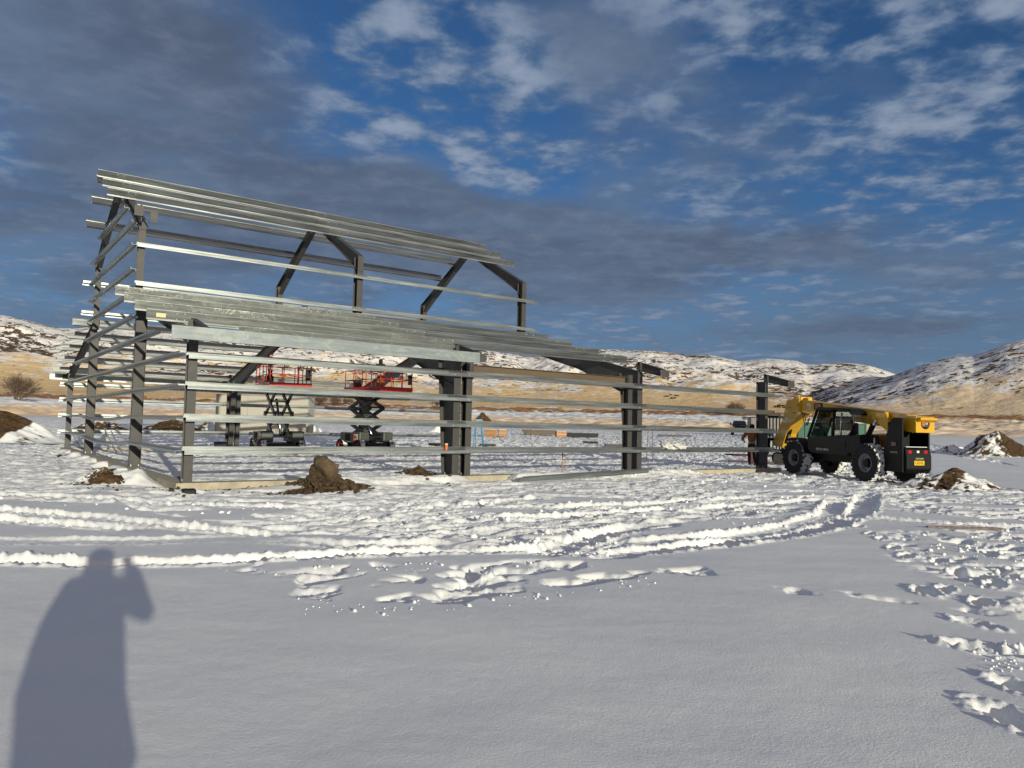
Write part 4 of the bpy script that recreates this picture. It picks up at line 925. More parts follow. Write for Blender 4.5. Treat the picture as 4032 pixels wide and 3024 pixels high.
def wheel(parent,x,yc,z,r,w,rim,outer,nl=22,rimmat=None,snow=True):
    """axle along y; outer=+1 hub faces +y"""
    b=MB(); h=w/2
    b.lathe([(rim,-h*.8),(r*.80,-h),(r*.93,-h*.93),(r*.955,-h*.7),(r*.955,h*.7),(r*.93,h*.93),(r*.80,h),(rim,h*.8)],(x,yc,z),(0,1,0),48,0)
    for i in range(nl):
        for s in (-1,1):
            a=2*math.pi*(i+(.5 if s>0 else 0))/nl
            def P(rad,y,da): return Vector((x+rad*math.sin(a+da),yc+y,z+rad*math.cos(a+da)))
            q=[]
            for rad in (r*.93,r*1.0):
                q+= [P(rad,s*h*.98,-.20),P(rad,s*h*.98,-.07),P(rad,s*h*.02,.13),P(rad,s*h*.02,.03)]
            b.add(q,[(0,1,2,3),(7,6,5,4),(0,4,5,1),(1,5,6,2),(2,6,7,3),(3,7,4,0)],1)
            q=[P(r*.90,s*h*1.01,-.20),P(r*.90,s*h*1.01,-.07),P(r*1.0,s*h*.985,-.07),P(r*1.0,s*h*.985,-.20),P(r*.80,s*h*.98,-.16),P(r*.80,s*h*.98,-.10)]
            b.add(q,[(0,1,2,3),(4,5,1,0)],0)
    if snow: b.lathe([(r*.97,-h*.66),(r*.968,-h*.3),(r*.972,0),(r*.968,h*.3),(r*.957,h*.66)],(x,yc,z),(0,1,0),48,1)
    t=b.build('tyre',[M['rubber'],M['tread']],parent,smooth=False)
    c=MB(); o=outer
    c.lathe([(rim*1.02,h*.8),(rim*.97,h*.86),(rim*.90,h*.6),(rim*.86,h*.55),(rim*.80,h*.2),(rim*.55,h*.16),(rim*.52,h*.3),(0,h*.3)],(x,yc,z),(0,o,0),36,0)
    c.lathe([(rim*.50,h*.28),(rim*.46,h*.62),(rim*.24,h*.70),(0,h*.70)],(x,yc,z),(0,o,0),24,1)
    for k in range(10):
        a=2*math.pi*k/10; c.lathe([(0,.03),(.018,.03),(.018,0)],(x+rim*.53*math.sin(a),yc+o*h*.22,z+rim*.53*math.cos(a)),(0,o,0),6,1)
    c.build('rim',[rimmat or M['rim'],M['black']],t,smooth=False)
    return t
for x in (0.05,4.36):
    wheel(th,x,-.25,.69,.72,.50,.34,1); wheel(th,x,-2.04,.69,.72,.50,.34,-1)
    b=MB(); b.tube([(x,-.42,.68),(x,-1.82,.68)],.12,12); b.box((x-.2,-1.2,.50),(x+.2,-.75,.90)); b.build('axle',M['black'],th)
def poly(name,pts,o0,o1,m_,parent=th,bevel=.012):
    b=MB(); b.poly(pts,-o0,-o1,I4); return b.build(name,m_,parent,bevel=bevel)
poly('chassis',[(-.62,.62),(5.0,.62),(5.15,.8),(5.1,1.0),(4.6,1.08),(-.62,1.08)],.58,1.42,M['black'])
cabo=poly('cab',[(3.52,1.60),(3.50,1.10),(3.38,.98),(3.16,.92),(1.10,.88),(1.02,1.0),(.42,1.02),(.36,1.30),(.40,1.72),(1.0,1.70)],.12,1.0,M['black'],bevel=.03)
b=MB(); b.poly([(2.93,2.74),(2.80,2.80),(1.2,2.72),(.90,2.62),(.80,2.48),(.86,2.45),(1.0,2.58),(1.25,2.66),(2.9,2.66)],-.10,-1.02,I4); b.build('cab_roof',M['black'],cabo,bevel=.02)
for k in range(6):
    b=MB(); b.box((2.05+k*.14,-.98,2.60),(2.09+k*.14,-.12,2.66)); b.build('roof_bar',M['black'],cabo)
for o_ in (.15,.97):
    for P_ in ([(3.50,1.58),(3.25,2.05),(2.90,2.70)],[(1.95,1.66),(1.86,2.70)],[(2.30,2.68),(2.55,1.66)][:0] or [(1.02,1.66),(.80,1.90),(.79,2.45),(1.02,2.66)]):
        b=MB(); b.tube([(x,-o_,z) for x,z in P_],.06,6); b.build('cab_pillar',M['black'],cabo,smooth=True)
b=MB(); b.tube([(1.50,-.14,1.70),(1.44,-.14,2.55)],.022,8); b.build('grab_rail',M['chrome'],cabo,smooth=True)
glass=bpy.data.materials.new('cab_glass'); glass.use_nodes=True; t=glass.node_tree; t.nodes.clear(); gg=t.nodes.new('ShaderNodeBsdfGlossy'); gg.inputs['Roughness'].default_value=.03; gt=t.nodes.new('ShaderNodeBsdfTransparent'); gt.inputs[0].default_value=(.22,.23,.23,1); mxs=t.nodes.new('ShaderNodeMixShader'); mxs.inputs[0].default_value=.08; go=t.nodes.new('ShaderNodeOutputMaterial'); t.links.new(gt.outputs[0],mxs.inputs[1]); t.links.new(gg.outputs[0],mxs.inputs[2]); t.links.new(mxs.outputs[0],go.inputs[0])
b=MB(); b.poly([(1.85,1.68),(1.78,2.66),(1.05,2.62),(.84,2.42),(.84,1.92),(1.05,1.68)],-.155,-.160,I4); b.build('door_window',glass,cabo)
b=MB(); b.poly([(3.42,1.62),(2.86,2.66),(2.85,2.66),(3.41,1.62)],-.2,-.93,I4); b.build('windscreen',glass,cabo)
b=MB(); b.poly([(1.02,1.02),(3.38,1.04),(3.44,1.55),(1.02,1.60)],-.117,-.113,I4); b.build('door_panel',M['black'],cabo,bevel=.005)
b=MB(); b.tube([(1.2,-.11,1.1),(1.2,-.09,1.45)],.012,6); b.build('door_handle',M['dark'],cabo)
b=MB(); b.box((1.35,-.80,1.60),(1.80,-.32,1.72)); b.box((1.28,-.80,1.72),(1.38,-.32,2.18)); b.build('seat',M['dark'],cabo,bevel=.04)
b=MB(); b.lathe([(.17,-.014),(.184,0),(.17,.014),(.156,0)],(2.35,-.56,1.98),(-.5,0,.85),20,closed=True); b.tube([(2.35,-.56,1.98),(2.6,-.56,1.55)],.02,6); b.tube([(2.35,-.39,1.98),(2.35,-.73,1.98)],.012,6); b.build('steering_wheel',M['dark'],cabo,smooth=True)
# fenders
for x,o_ in ((4.36,0),):
    b=MB(); pts=[]; n=12
    vs=[];fs=[]
    for i in range(n+1):
        a=R(-78+ i*(112/n)); rr_=.80
        for y in (-.02,-.50):
            for q in (rr_,rr_+.025): vs.append(Vector((x-rr_*0+q*math.sin(a)*1.0,y,.72+q*math.cos(a))))
    for i in range(n):
        k=i*4; fs+=[(k,k+4,k+6,k+2),(k+1,k+3,k+7,k+5),(k,k+1,k+5,k+4),(k+2,k+6,k+7,k+3)]
    b.add(vs,fs); b.build('mudguard',M['black'],th)
# engine pod
poly('engine_cover',[(.35,.95),(2.3,.95),(2.35,1.55),(1.9,1.74),(.45,1.80),(.32,1.6)],1.46,2.10,M['yellow'])
b=MB(); b.tube([(.25,-.62,1.15),(.24,-.62,1.62)],.035,10); b.build('exhaust_pipe',M['chrome'],th,smooth=True)
# boom
bm_=empty('boom',(0,0,0)); bm_.parent=th
poly('boom_section',[(5.25,3.20),(5.25,3.22),(-1.20,2.47),(-1.20,1.95),(-.55,1.95),(-.2,2.02),(4.85,2.62)],.80,1.28,M['yellow'],bm_)
poly('boom_head',[(4.86,3.30),(5.28,3.32),(5.34,3.22),(5.86,3.17),(5.92,3.0),(6.22,2.25),(6.86,1.42),(6.98,1.14),(6.20,1.06),(6.05,1.40),(5.90,1.70),(5.45,2.12),(5.10,2.42),(4.86,2.52)],.76,1.32,M['yellow'],bm_)
poly('head_side_plate',[(4.92,3.38),(5.22,3.40),(5.30,3.30),(5.55,2.75),(5.35,2.62),(4.9,2.66)],.72,.765,M['yellow'],bm_)
poly('boom_rear_box',[(-1.12,2.46),(-1.84,2.40),(-1.84,1.84),(-1.45,1.86),(-1.12,1.95)],.58,1.36,M['yellow'],th)
poly('rear_tab',[(-1.84,2.38),(-2.02,2.36),(-2.02,2.28),(-1.84,2.20)],.62,1.32,M['yellow'],th)
poly('cylinder_bracket',[(.66,2.44),(.52,2.60),(-.30,2.58),(-.42,2.40),(-.50,1.88),(-.40,1.86),(.22,2.24)],.64,.79,M['yellow'],bm_,bevel=.02)
b=MB(); b.box((4.55,-1.12,3.13),(4.85,-.92,3.26)); b.build('hose_reel_box',M['yellow'],bm_,bevel=.02)
b=MB(); b.tube([(6.05,-.90,1.30),(5.55,-.90,2.45)],.09,12); b.build('tilt_cylinder',M['black'],bm_,smooth=True)
b=MB(); b.tube([(5.75,-.72,1.05),(5.60,-.72,1.65)],.045,10); b.build('rod',M['chrome'],bm_,smooth=True)
b=MB(); b.tube([(.12,-.60,2.30),(.36,-.60,1.90)],.055,12); b.build('lift_rod',M['chrome'],th,smooth=True)
b=MB(); b.tube([(.26,-.60,2.10),(1.05,-.60,.95)],.10,12); b.build('lift_cylinder',M['black'],th,smooth=True)
for k,(a,c_) in enumerate((((4.75,-.76,2.62),(4.1,-.6,2.35)),((4.6,-.76,2.6),(4.05,-.62,2.4)))):
    b=MB(); P_=[Vector(a).lerp(Vector(c_),t)+Vector((0,0,-.42*math.sin(math.pi*t))) for t in [i/8 for i in range(9)]]; b.tube(P_,.018,6); b.build('hose',M['black'],bm_,smooth=True)
for (x,z,o_,r_) in ((-.95,2.32,.79,.05),(-.6,2.24,.79,.035),(.45,2.42,.63,.05),(4.98,2.95,.715,.05),(5.3,2.62,.75,.035)):
    b=MB(); b.lathe([(0,.05),(r_,.05),(r_,0)],(x,-o_,z),(0,1,0),12); b.build('pin',M['rim'],bm_,smooth=False)
poly('gauge_plate',[(4.20,2.92),(4.34,3.02),(4.50,2.98),(4.44,2.88),(4.38,2.94),(4.28,2.84),(4.38,2.72),(4.24,2.74)],.785,.799,M['white'],bm_,bevel=0)
poly('data_label',[(5.75,2.40),(5.95,2.42),(5.95,2.18),(5.75,2.16)],.752,.759,M['white'],bm_,bevel=0)
# tower and counterweight
tw=poly('rear_tower',[(-.62,.44),(-.62,1.42),(-.78,1.85),(-.98,2.28),(-1.12,2.36),(-1.52,2.34),(-1.52,.44)],.30,.36,M['black'],th)
poly('rear_tower',[(-.62,.44),(-.62,1.42),(-.98,2.28),(-1.12,2.36),(-1.52,2.34),(-1.52,.44)],1.40,1.46,M['black'],th)
poly('counterweight',[(-.70,.46),(-.70,1.30),(-1.52,1.32),(-1.60,1.24),(-1.66,1.02),(-1.66,.56),(-1.56,.42)],.362,1.398,M['black'],th,bevel=.03)
poly('cross_panel',[(-.75,1.32),(-.75,2.2),(-.80,2.2),(-.80,1.32)],.362,1.398,M['black'],th)
b=MB(); b.box((-1.56,-1.30,1.325),(-1.40,-.42,1.345)); b.build('snow_ledge',M['packed'],th)
for y in (-.52,-1.18):
    b=MB(); b.box((-1.635,y-.07,1.10),(-1.60,y+.07,1.22)); b.build('tail_light',M['lamp'],th,bevel=.008)
b=MB(); b.box((-1.64,-.90,1.13),(-1.61,-.80,1.21)); b.build('reversing_light',M['white'],th,bevel=.006)
b=MB(); b.box((-1.672,-1.08,.70),(-1.662,-.66,.86)); pl=b.build('maker_plate',mat('plate_yellow',(.80,.50,.01),.4),th,bevel=.004)
text('GEHL',.15,frame3((-1.674,-.87,.78),(0,-1,0),(0,0,1)),M['black'],pl)
text('10357698',.085,frame3((-1.668,-.87,.93),(0,-1,0),(0,0,1)),mat('pale_yellow',(.65,.6,.25),.5),th)
text('10357698',.085,frame3((-1.10,-.296,1.13),(-1,0,0),(0,0,1)),mat('pale_yellow2',(.65,.6,.25),.5),tw)
text('RS8-42 GEN:3',.13,frame3((2.55,-.108,1.10),(-1,0,0),(0,0,1)),M['white'],cabo)
text('GEHL',.07,frame3((5.55,-.716,2.86),(-1,0,0),(0,0,1)),M['dark'],bm_)
def hesign(O,xa,ya,s,parent,disc=False):
    F3=lambda dx,dy,dn: frame3(Vector(O)+Vector(xa)*dx+Vector(ya)*dy+Vector(xa).cross(Vector(ya))*dn,xa,ya)
    b=MB()
    if disc: b.lathe([(0,.006),(s*.95,.006),(s*.95,0)],O,Vector(xa).cross(Vector(ya)),28)
    else:
        q=F3(0,0,0); b.box((-s*1.05,-s*.5,0),(s*1.05,s*.5,.006),q)
    o=b.build('hire_sign',M['black'],parent)
    b=MB(); b.box((-s*.75,-s*.22,0),(-s*.15,s*.42,.003),F3(0,0,.007)); b.build('orange_square',M['orange'],o)
    text('H',s*.62,F3(-s*.45,s*.10,.011),M['black'],o); text('&E',s*.55,F3(s*.28,s*.10,.008),M['white'],o)
    text('EQUIPMENT SERVICES',s*.14,F3(0,-s*.34,.008),M['white'],o); return o
hesign((-1.842,-.97,2.14),(0,-1,0),(0,0,1),.19,th,True)
hesign((-1.12,-.298,1.42),(-1,0,0),(0,0,1),.16,tw)
hesign((3.72,-.796,2.86),(-1,0,0),(0,0,1),.27,bm_)
# fork carriage, backrest and forks
cg=empty('fork_carriage',(0,0,0)); cg.parent=th
for z in (.85,1.35):
    b=MB(); b.box((6.98,-1.75,z),(7.08,-.30,z+.12)); b.build('carriage_bar',M['black'],cg,bevel=.01)
b=MB(); b.box((7.0,-1.75,2.42),(7.06,-.30,2.50)); b.build('backrest_rail',M['black'],cg)
for k in range(9):
    y=-.33-k*.1725; b=MB(); b.box((7.01,y-.022,.97),(7.05,y+.022,2.42)); b.build('backrest_bar',M['black'],cg)
for y in (-.62,-1.42):
    b=MB(); b.poly([(7.09,1.40),(7.15,1.40),(7.16,.80),(8.3,.76),(8.3,.74),(7.09,.73)],y-.06,y+.06,I4); b.build('fork',M['black'],cg)

# ------------------------------------------------------------------ scissor lifts
def lift(u,d,rz,label,y0,y1,zf,nx):
    p=at(u,1700,d); zb=base_z(p.x,p.y)-.02; L=empty('scissor_lift',(p.x,p.y,zb),R(rz),label=label,cat='scissor lift',group='scissor lifts inside the frame')
    zf-=zb
    b=MB(); b.box((-.62,.12,.30),(.62,2.62,.62)); b.box((-.48,-.02,.30),(.48,.12,.52)); b.build('chassis',M['dark'],L,bevel=.02)
    for s in (-1,1):
        b=MB(); b.box((min(s*.45,s*1.06),.22,.66),(max(s*.45,s*1.06),1.05,1.22)); b.box((min(s*.52,s*1.04),1.06,.68),(max(s*.52,s*1.04),2.35,1.18)); o=b.build('side_cabinet',M['grey'],L,bevel=.05)
        if s<0:
            for k in range(9):
                c=MB(); c.box((-1.075,1.20+k*.06,.74),(-1.06,1.23+k*.06,1.12)); c.build('vent_slat',M['black'],o)
            for (ya,yb,za,zc,m_) in ((.40,.85,.76,1.10,M['orange']),):
                c=MB(); c.box((-1.066,ya,za),(-1.062,yb,zc)); g=c.build('hire_sticker',M['white'],o)
                c=MB(); c.box((-1.069,.62,za+.02),(-1.0665,.85,zc-.02)); c.build('orange_half',m_,g)
                text('H&E',.20,frame3((-1.070,.625,.93),(0,-1,0),(0,0,1)),M['black'],g)
        for y in (.42,2.30): 
            W_=empty('wheel',(0,0,0)); W_.parent=L
            b=MB()
            # wheel axle along x: reuse wheel() by swapping axes
            t_=wheel(W_,0,0,0,.41,.34,.20,1,nl=14,rimmat=M['red']); W_.rotation_euler=(0,0,R(90) if s<0 else R(-90)); W_.location=(s*.93,y,.42)
    zb0=.95; n=nx; dz=(zf-.12-zb0)/n
    for sx in (-.42,.42):
        for k in range(n):
            za=zb0+k*dz; zc=za+dz
            for j,(ya,yb) in enumerate(((.30,2.45),(2.45,.30))):
                b=MB(); x_=sx+(.05 if j else -.05); b.prism([(-.04,-.105),(.04,-.105),(.04,.105),(-.04,.105)],(x_,ya,za),(x_,yb,zc),(1,0,0)); b.build('scissor_arm',M['dark'],L,bevel=.01)
    for k in range(n+1):
        for y in (.30,2.45):
            b=MB(); b.tube([(-.50,y,zb0+k*dz),(.50,y,zb0+k*dz)],.045,8); b.build('pivot_tube',M['dark'],L)
    for k in range(n):
        b=MB(); b.tube([(-.48,1.375,zb0+(k+.5)*dz),(.48,1.375,zb0+(k+.5)*dz)],.05,8); b.build('pivot_tube',M['grey'],L)
    b=MB(); b.tube([(0,.7,zb0+.1),(0,1.9,zb0+dz*1.6)],.07,10); b.build('lift_ram',M['chrome'],L,smooth=True)
    P=empty('platform',(0,0,0)); P.parent=L
    b=MB(); b.box((-1.0,y0,zf-.10),(1.0,y1,zf)); b.box((-1.02,y0-.02,zf-.02),(1.02,y0,zf+.15)); b.box((1.0,y0,zf-.02),(1.02,y1,zf+.15)); b.box((-1.02,y0,zf-.02),(-1.0,y1,zf+.15)); b.box((-1.02,y1,zf-.02),(1.02,y1+.02,zf+.15)); b.build('deck',M['red'],P)
    H_=1.08
    posts=[(x,y) for x in (-.98,.98) for y in [y0+.03+(y1-y0-.06)*i/4 for i in range(5)]]+[(x,y) for y in (y0+.03,y1-.03) for x in (-.33,.33)]
    for x,y in posts: b=MB(); b.tube([(x,y,zf),(x,y,zf+H_)],.024,8); b.build('guard_post',M['red'],P,smooth=True)
    for h in (.55,H_):
        b=MB(); b.tube([(-.98,y0+.03,zf+h),(.98,y0+.03,zf+h),(.98,y1-.03,zf+h),(-.98,y1-.03,zf+h),(-.98,y0+.03,zf+h)],.022,8,cap=False); b.build('guard_rail',M['red'],P,smooth=True)
    b=MB(); b.box((.68,y0-.10,zf+.30),(.92,y0-.025,zf+.82)); b.build('manual_box',M['black'],P,bevel=.02)
    b=MB(); b.box((-.6,y1-.5,zf+.2),(-.2,y1-.2,zf+.6)); b.build('tool_box',M['dark'],P,bevel=.02)
    return L,zf+zb
LL,zL=lift(1119,37.3,30,'left scissor lift in front of the beige container, worker in black at its rail',-.95,2.3,3.28,2)
LR,zR=lift(1492,41.3,42,'right scissor lift with long extended red platform and worker in brown trousers',-1.6,2.1,3.36,3)
def onlift(L,lx,ly,z,rz,**k):
    w=L.matrix_basis@Vector((lx,ly,0)); return empty('person',(w.x,w.y,z),rz,**k)
bpy.context.view_layer.update()
pL=at(1062,1500,37.9); pl_=empty('person',(pL.x,pL.y,zL),R(-60),label='person in black work clothes standing at the rail of the left scissor lift',cat='person')
person(pl_,stand(1.8,elbow_l=(-.34,.12,1.20),wrist_l=(-.22,.36,1.18),elbow_r=(.34,.12,1.2),wrist_r=(.22,.38,1.22)),M['cloth'],M['jean'],'beanie',gloves=M['dark'])
pR=at(1497,1500,42.6); prr=empty('person',(pR.x,pR.y,zR),R(20),label='person in black hood and brown trousers standing on the right scissor lift',cat='person')
person(prr,stand(1.86,elbow_l=(-.34,.10,1.25),wrist_l=(-.25,.34,1.36),elbow_r=(.34,.10,1.25),wrist_r=(.25,.34,1.36)),M['cloth'],M['duck'],'hood',bulk=1.25,gloves=M['dark'])
# worker on the ground behind the last column
pG=at(2960,1832,34.4); pg=empty('person',(pG.x,pG.y,pG.z-.02),R(150),label='person in black hood and brown canvas jacket walking behind the girts by the last column',cat='person')
person(pg,stand(1.90,face=(.75,.65,0),knee_l=(-.14,.20,.54),ankle_l=(-.16,.05,.10),toe_l=(-.17,.22,.05),knee_r=(.12,.04,.54),ankle_r=(.16,-.28,.10),toe_r=(.17,-.12,.05),elbow_r=(.42,.05,1.22),wrist_r=(.30,.26,1.12),elbow_l=(-.34,.0,1.2),wrist_l=(-.30,.2,1.0)),M['duck'],M['jean'],'hood',bulk=1.15,gloves=M['hiviz'])

# ------------------------------------------------------------------ loose things on the site
def tbox(name,a,c,m_,loc,rz,parent=None,bevel=0,**k):
    b=MB(); b.box(a,c); o=b.build(name,m_,parent,bevel=bevel); o.location=loc; o.rotation_euler=(0,0,rz); return tag(o,**k)
# purlins lying in the snow before frame 2
a_=gp(2045,1897,-.12); c_=gp(2592,1872,-.12); gd=(c_-a_); ang=math.atan2(gd.y,gd.x)
for k,(off,m__,lab,x0,x1) in enumerate(((0,M['galvb'],'long galvanised purlin lying in the snow nearest the camera',.0,6.5),(.22,M['galvp'],'galvanised purlin lying just behind the nearest one on the snow',.35,7.0),)):
    b=MB(); b.prism([(0,0),(0,.15),(-.08,.15),(-.08,.144),(-.006,.144),(-.006,.006),(.08,.006),(.08,0)],(x0,off,.0),(x1,off,.0),(0,1,0),up=(0,0,1)); o=b.build('loose_purlin',m__,tags=dict(label=lab,cat='purlin',group='purlins lying on the snow')); o.location=(a_.x,a_.y,gz(a_.x,a_.y)-.015); o.rotation_euler=(0,-math.asin(max(-.2,min(.2,(gz(c_.x,c_.y)-gz(a_.x,a_.y))/gd.length))),ang)
# survey stake
p=gp(2215,1868,-.14); b=MB(); b.box((-.022,-.012,-.15),(.022,.012,1.13)); o=b.build('stake',M['wood'],bevel=.003,tags=dict(label='tall thin wooden survey stake standing in the snow between the column pairs',cat='stake')); o.location=(p.x,p.y,-.14); o.rotation_euler=(.02,R(-1.6),.4)
# orange paper cup on the lowest girt
cx_,cyy=b2w(7.60,-.12); cu=empty('paper_cup',(cx_,cyy,.812),0,label='orange paper cup standing on the lowest girt left of the paired columns',cat='cup')
b=MB(); b.lathe([(0,0),(.036,0),(.050,.17),(.052,.175),(.0,.172)],(0,0,0),(0,0,1),20); b.build('cup_body',M['orange'],cu,smooth=False)
b=MB(); b.lathe([(.0,.20),(.046,.198),(.052,.190),(.055,.172),(.053,.172)],(0,0,0),(0,0,1),20); b.build('lid',M['white'],cu)
# step ladder
p=at(1880,1788,45); la=empty('step_ladder',(p.x,p.y,base_z(p.x,p.y)),R(12),label='blue fibreglass step ladder standing open behind the paired columns',cat='ladder')
for s,y in ((-1,.45),(1,.45),(-1,-.45),(1,-.45)):
    b=MB(); b.tube([(s*.34-.05 if y<0 else s*.30+.22,y,0),(s*.14,0,1.95)],.028,6); b.build('rail',M['blue'],la)
for k in range(1,6):
    t=k/6.2; b=MB(); b.box((-.33+.19*t*1.0,-.45+.45*t-.04,1.95*t),(.24-.1*t,-.45+.45*t+.04,1.95*t+.03)); b.build('step',M['blue'] if k!=1 else mat('yellow_step',(.6,.42,.03),.5),la)
b=MB(); b.box((-.22,-.14,1.93),(.22,.14,2.02)); b.build('top_cap',M['blue'],la)
# cardboard cartons
def carton(u0,u1,v0,v1,d,rz,label,face=0):
    c=gp((u0+u1)/2,v1); d=c.y; w=(u1-u0)*d/F; h=(v1-v0)*d/F; C_=empty('cardboard_carton',(c.x,c.y+.4,c.z),rz,label=label,cat='carton',group='cardboard cartons behind the frame')
    b=MB(); b.box((-w/2,-.4,0),(w/2,.4,h)); b.build('carton',M['card'],C_,bevel=.01)
    b=MB(); b.box((-w/2-.003,-.404,h*.47),(w/2+.003,-.401,h*.54)); b.build('tape_strip',M['tape'],C_)
    b=MB(); b.box((-w/2+.02,-.41,h),(w/2-.02,.41,h+.03)); b.build('snow_cap',M['packed'],C_)
carton(1910,1950,1691,1720,60,R(-22),'left cardboard carton seen on its corner beside the ladder')
carton(1961,1991,1692,1719,61,R(5),'middle cardboard carton with a pale tape band')
carton(2189,2229,1698,1721,63,R(8),'right cardboard carton lying at the end of the board stack')
def slabpile(u0,u1,v0,v1,d,rz,label,m_,cat='steel stack',n=3,name='steel_stack',dep=.9):
    c=gp((u0+u1)/2,v1); d=c.y; w=(u1-u0)*d/F; h=max((v1-v0)*d/F,.12); o=MB(); rr=random.Random(int(u0)); Pp=empty(name,(c.x,c.y,c.z),rz,label=label,cat=cat)
    for k in range(n):
        o=MB(); sh=rr.uniform(-.06,.06)*w; z=h*k/n; o.box((-w/2+sh,-dep/2+rr.uniform(-.08,.08),z+.004),(w/2+sh*.5,dep/2,z+h/n)); o.build('beam' if name!='board_stack' else 'board',m_,Pp,bevel=.01)
    return Pp
slabpile(2062,2188,1693,1713,64,R(3),'flat stack of long boards with snow round it behind the header beam',M['beam'],'board stack',3,'board_stack',1.4)
slabpile(2226,2356,1705,1722,60,R(-4),'low dark steel stack right of the cartons',M['dark'])
slabpile(2296,2356,1738,1746,46,R(-6),'short dark steel offcut stack in the snow inside the frame',M['dark'],n=2,dep=.4)
slabpile(2384,2460,1749,1759,43,R(4),'dark steel offcuts left of the second pair of columns',M['dark'],n=2,dep=.5)
slabpile(1884,1950,1748,1757,42,R(3),'dark steel offcuts at the foot of the blue ladder',M['dark'],n=2,dep=.5)
slabpile(1690,1736,1745,1758,43,R(-3),'dark steel offcuts left of the first pair of columns',M['dark'],n=2,dep=.5)
slabpile(2590,2720,1712,1720,58,R(2),'dark steel stack in the snow behind the plastic film',M['dark'],n=2,dep=.5)
slabpile(2930,2990,1846,1853,31.5,R(30),'short grey beam offcut by the foundation under the worker',M['steel'],n=1,dep=.15)
# thin rods standing in the snow
for (u,v0,v1,lean,lab) in ((2545,1698,1808,.05,'thin dark rod leaning left in the snow, left of its taller twin'),(2570,1690,1810,-.02,'thin dark rod with a white cap beside the plastic film'),(2072,1684,1757,.01,'thin dark rod, left one of two behind the wooden stake'),(2088,1686,1757,0,'thin dark rod, right one of two behind the wooden stake')):
    d=1.72*F/(v1-(1677+(u-2016)*.0226)); p=gp(u,v1,-.12); h=(v1-v0)*p.y/F; b=MB(); b.tube([(0,0,-.1),(lean*h,0,h)],.012,6)
    o=b.build('rod',M['wire'],tags=dict(label=lab,cat='rod',group='thin rods standing in the snow')); o.location=(p.x,p.y,-.12)
b=MB(); b.box((-.07,-.05,0),(.07,.05,.09)); p=at(2570,1694,gp(2570,1810,-.12).y); o=b.build('rod_cap',M['white'],bevel=.01); o.name='safety_cap'; tag(o,'small white safety cap on the taller rod','cap'); o.location=p
# crumpled film on the girt
for (X,w,lab) in ((17.55,.34,'left crumpled wad of clear plastic film on the lowest girt'),(18.1,.42,'right crumpled wad of clear plastic film on the lowest girt')):
    b=MB(); rock(b,(0,0,0),w*.55,int(X*10),3,(1.1,.5,.55),1.1); o=b.build('plastic_film',M['plastic'],smooth=True,tags=dict(label=lab,cat='plastic film',group='plastic film on the girt')); x,y=b2w(X,-.13); o.location=(x,y,.95)
# trestles inside the gable
for (u,v,h,lab) in ((300,1772,1.05,'bent galvanised stand leaning behind the gable posts'),(438,1790,1.2,'pair of thin steel props leaning under the sagging girt')):
    p=gp(u,v,-.12); T=empty('steel_stand',(p.x,p.y,-.12),.3,label=lab,cat='stand')
    for q in (((-.35,0,h),(.25,0,0)),((-.30,.1,h),(-.30,.1,h*.35)),((-.1,.2,h*.9),(.45,.2,0))):
        b=MB(); b.tube([Vector(q[0]),Vector(q[1])],.028,6); b.build('leg',M['galv'],T)
# blue-black box standing under far girt
tbox('tool_case',(-.3,-.2,0),(.3,.2,.38),mat('navy_case',(.01,.02,.05),.5),at(868,1768,40),R(10),bevel=.03,label='dark blue tool case standing in snow left of the far column',cat='tool case')
tbox('black_bucket',(-.15,-.15,0),(.15,.15,.16),M['black'],gp(742,1952,-.2),R(30),bevel=.03,label='small black tool lying in the soil under the near foundation corner',cat='tool')
# plank in the snow
a_=gp(3650,2078);c_=gp(3948,2086); L_=(c_-a_).length
for (f0,f1,m__,lab) in ((.0,1.0,M['wood'],'long weathered wooden plank half buried in the snow at right'),):
    b=MB(); b.box((0,-.05,0),(L_,.05,.02)); o=b.build('plank',mat('weathered_plank',(.17,.10,.055),.85,0,(5,(.30,.24,.2),.45,.6,(3,1,1))),tags=dict(label=lab,cat='plank')); o.location=(a_.x,a_.y,gz(a_.x,a_.y)+.015); o.rotation_euler=(0,-math.asin((gz(c_.x,c_.y)-gz(a_.x,a_.y))/L_),math.atan2(c_.y-a_.y,c_.x-a_.x))
# ------------------------------------------------------------------ beige container, trailer, dumpster, truck
def ground_at(u,d):
    p=at(u,1700,d); return Vector((p.x,p.y,base_z(p.x,p.y)))
p=ground_at(1030,62); C_=empty('storage_container',p,R(4),label='pale beige site container behind the left scissor lift',cat='container')
ztop=at(1030,1559,62).z-p.z
b=MB(); b.box((-3.72,0,.15),(3.72,2.5,ztop)); b.build('container_wall',M['beige'],C_,bevel=.03)
b=MB(); b.box((-3.78,-.05,ztop),(3.78,2.55,ztop+.08)); b.build('roof_rim',M['beige_dark'],C_)
for x in (-3.74,3.68): b=MB(); b.box((x,-.03,.1),(x+.09,.0,ztop)); b.build('corner_post',M['beige_dark'],C_)
for x in (-1.2,1.3): b=MB(); b.box((x-.015,-.012,.15),(x+.015,.0,ztop)); b.build('panel_joint',M['beige_dark'],C_)
b=MB(); b.box((-3.7,.02,0),(3.7,2.48,.15)); b.build('skid',M['dark'],C_)
p=ground_at(3052,98); T=empty('enclosed_trailer',p,R(-6),label='grey enclosed trailer behind the last column and the worker',cat='trailer')
zt=at(3052,1645,98).z-p.z
b=MB(); b.box((-3.05,0,.55),(3.05,2.3,zt)); b.build('trailer_box',mat('grey_trailer',(.17,.16,.15),.5,0,(1,(.22,.21,.19),.4,.7)),T,bevel=.06)
b=MB(); b.box((-3.1,-.04,zt-.06),(3.1,2.34,zt+.06)); b.build('roof_edge',M['black'],T)
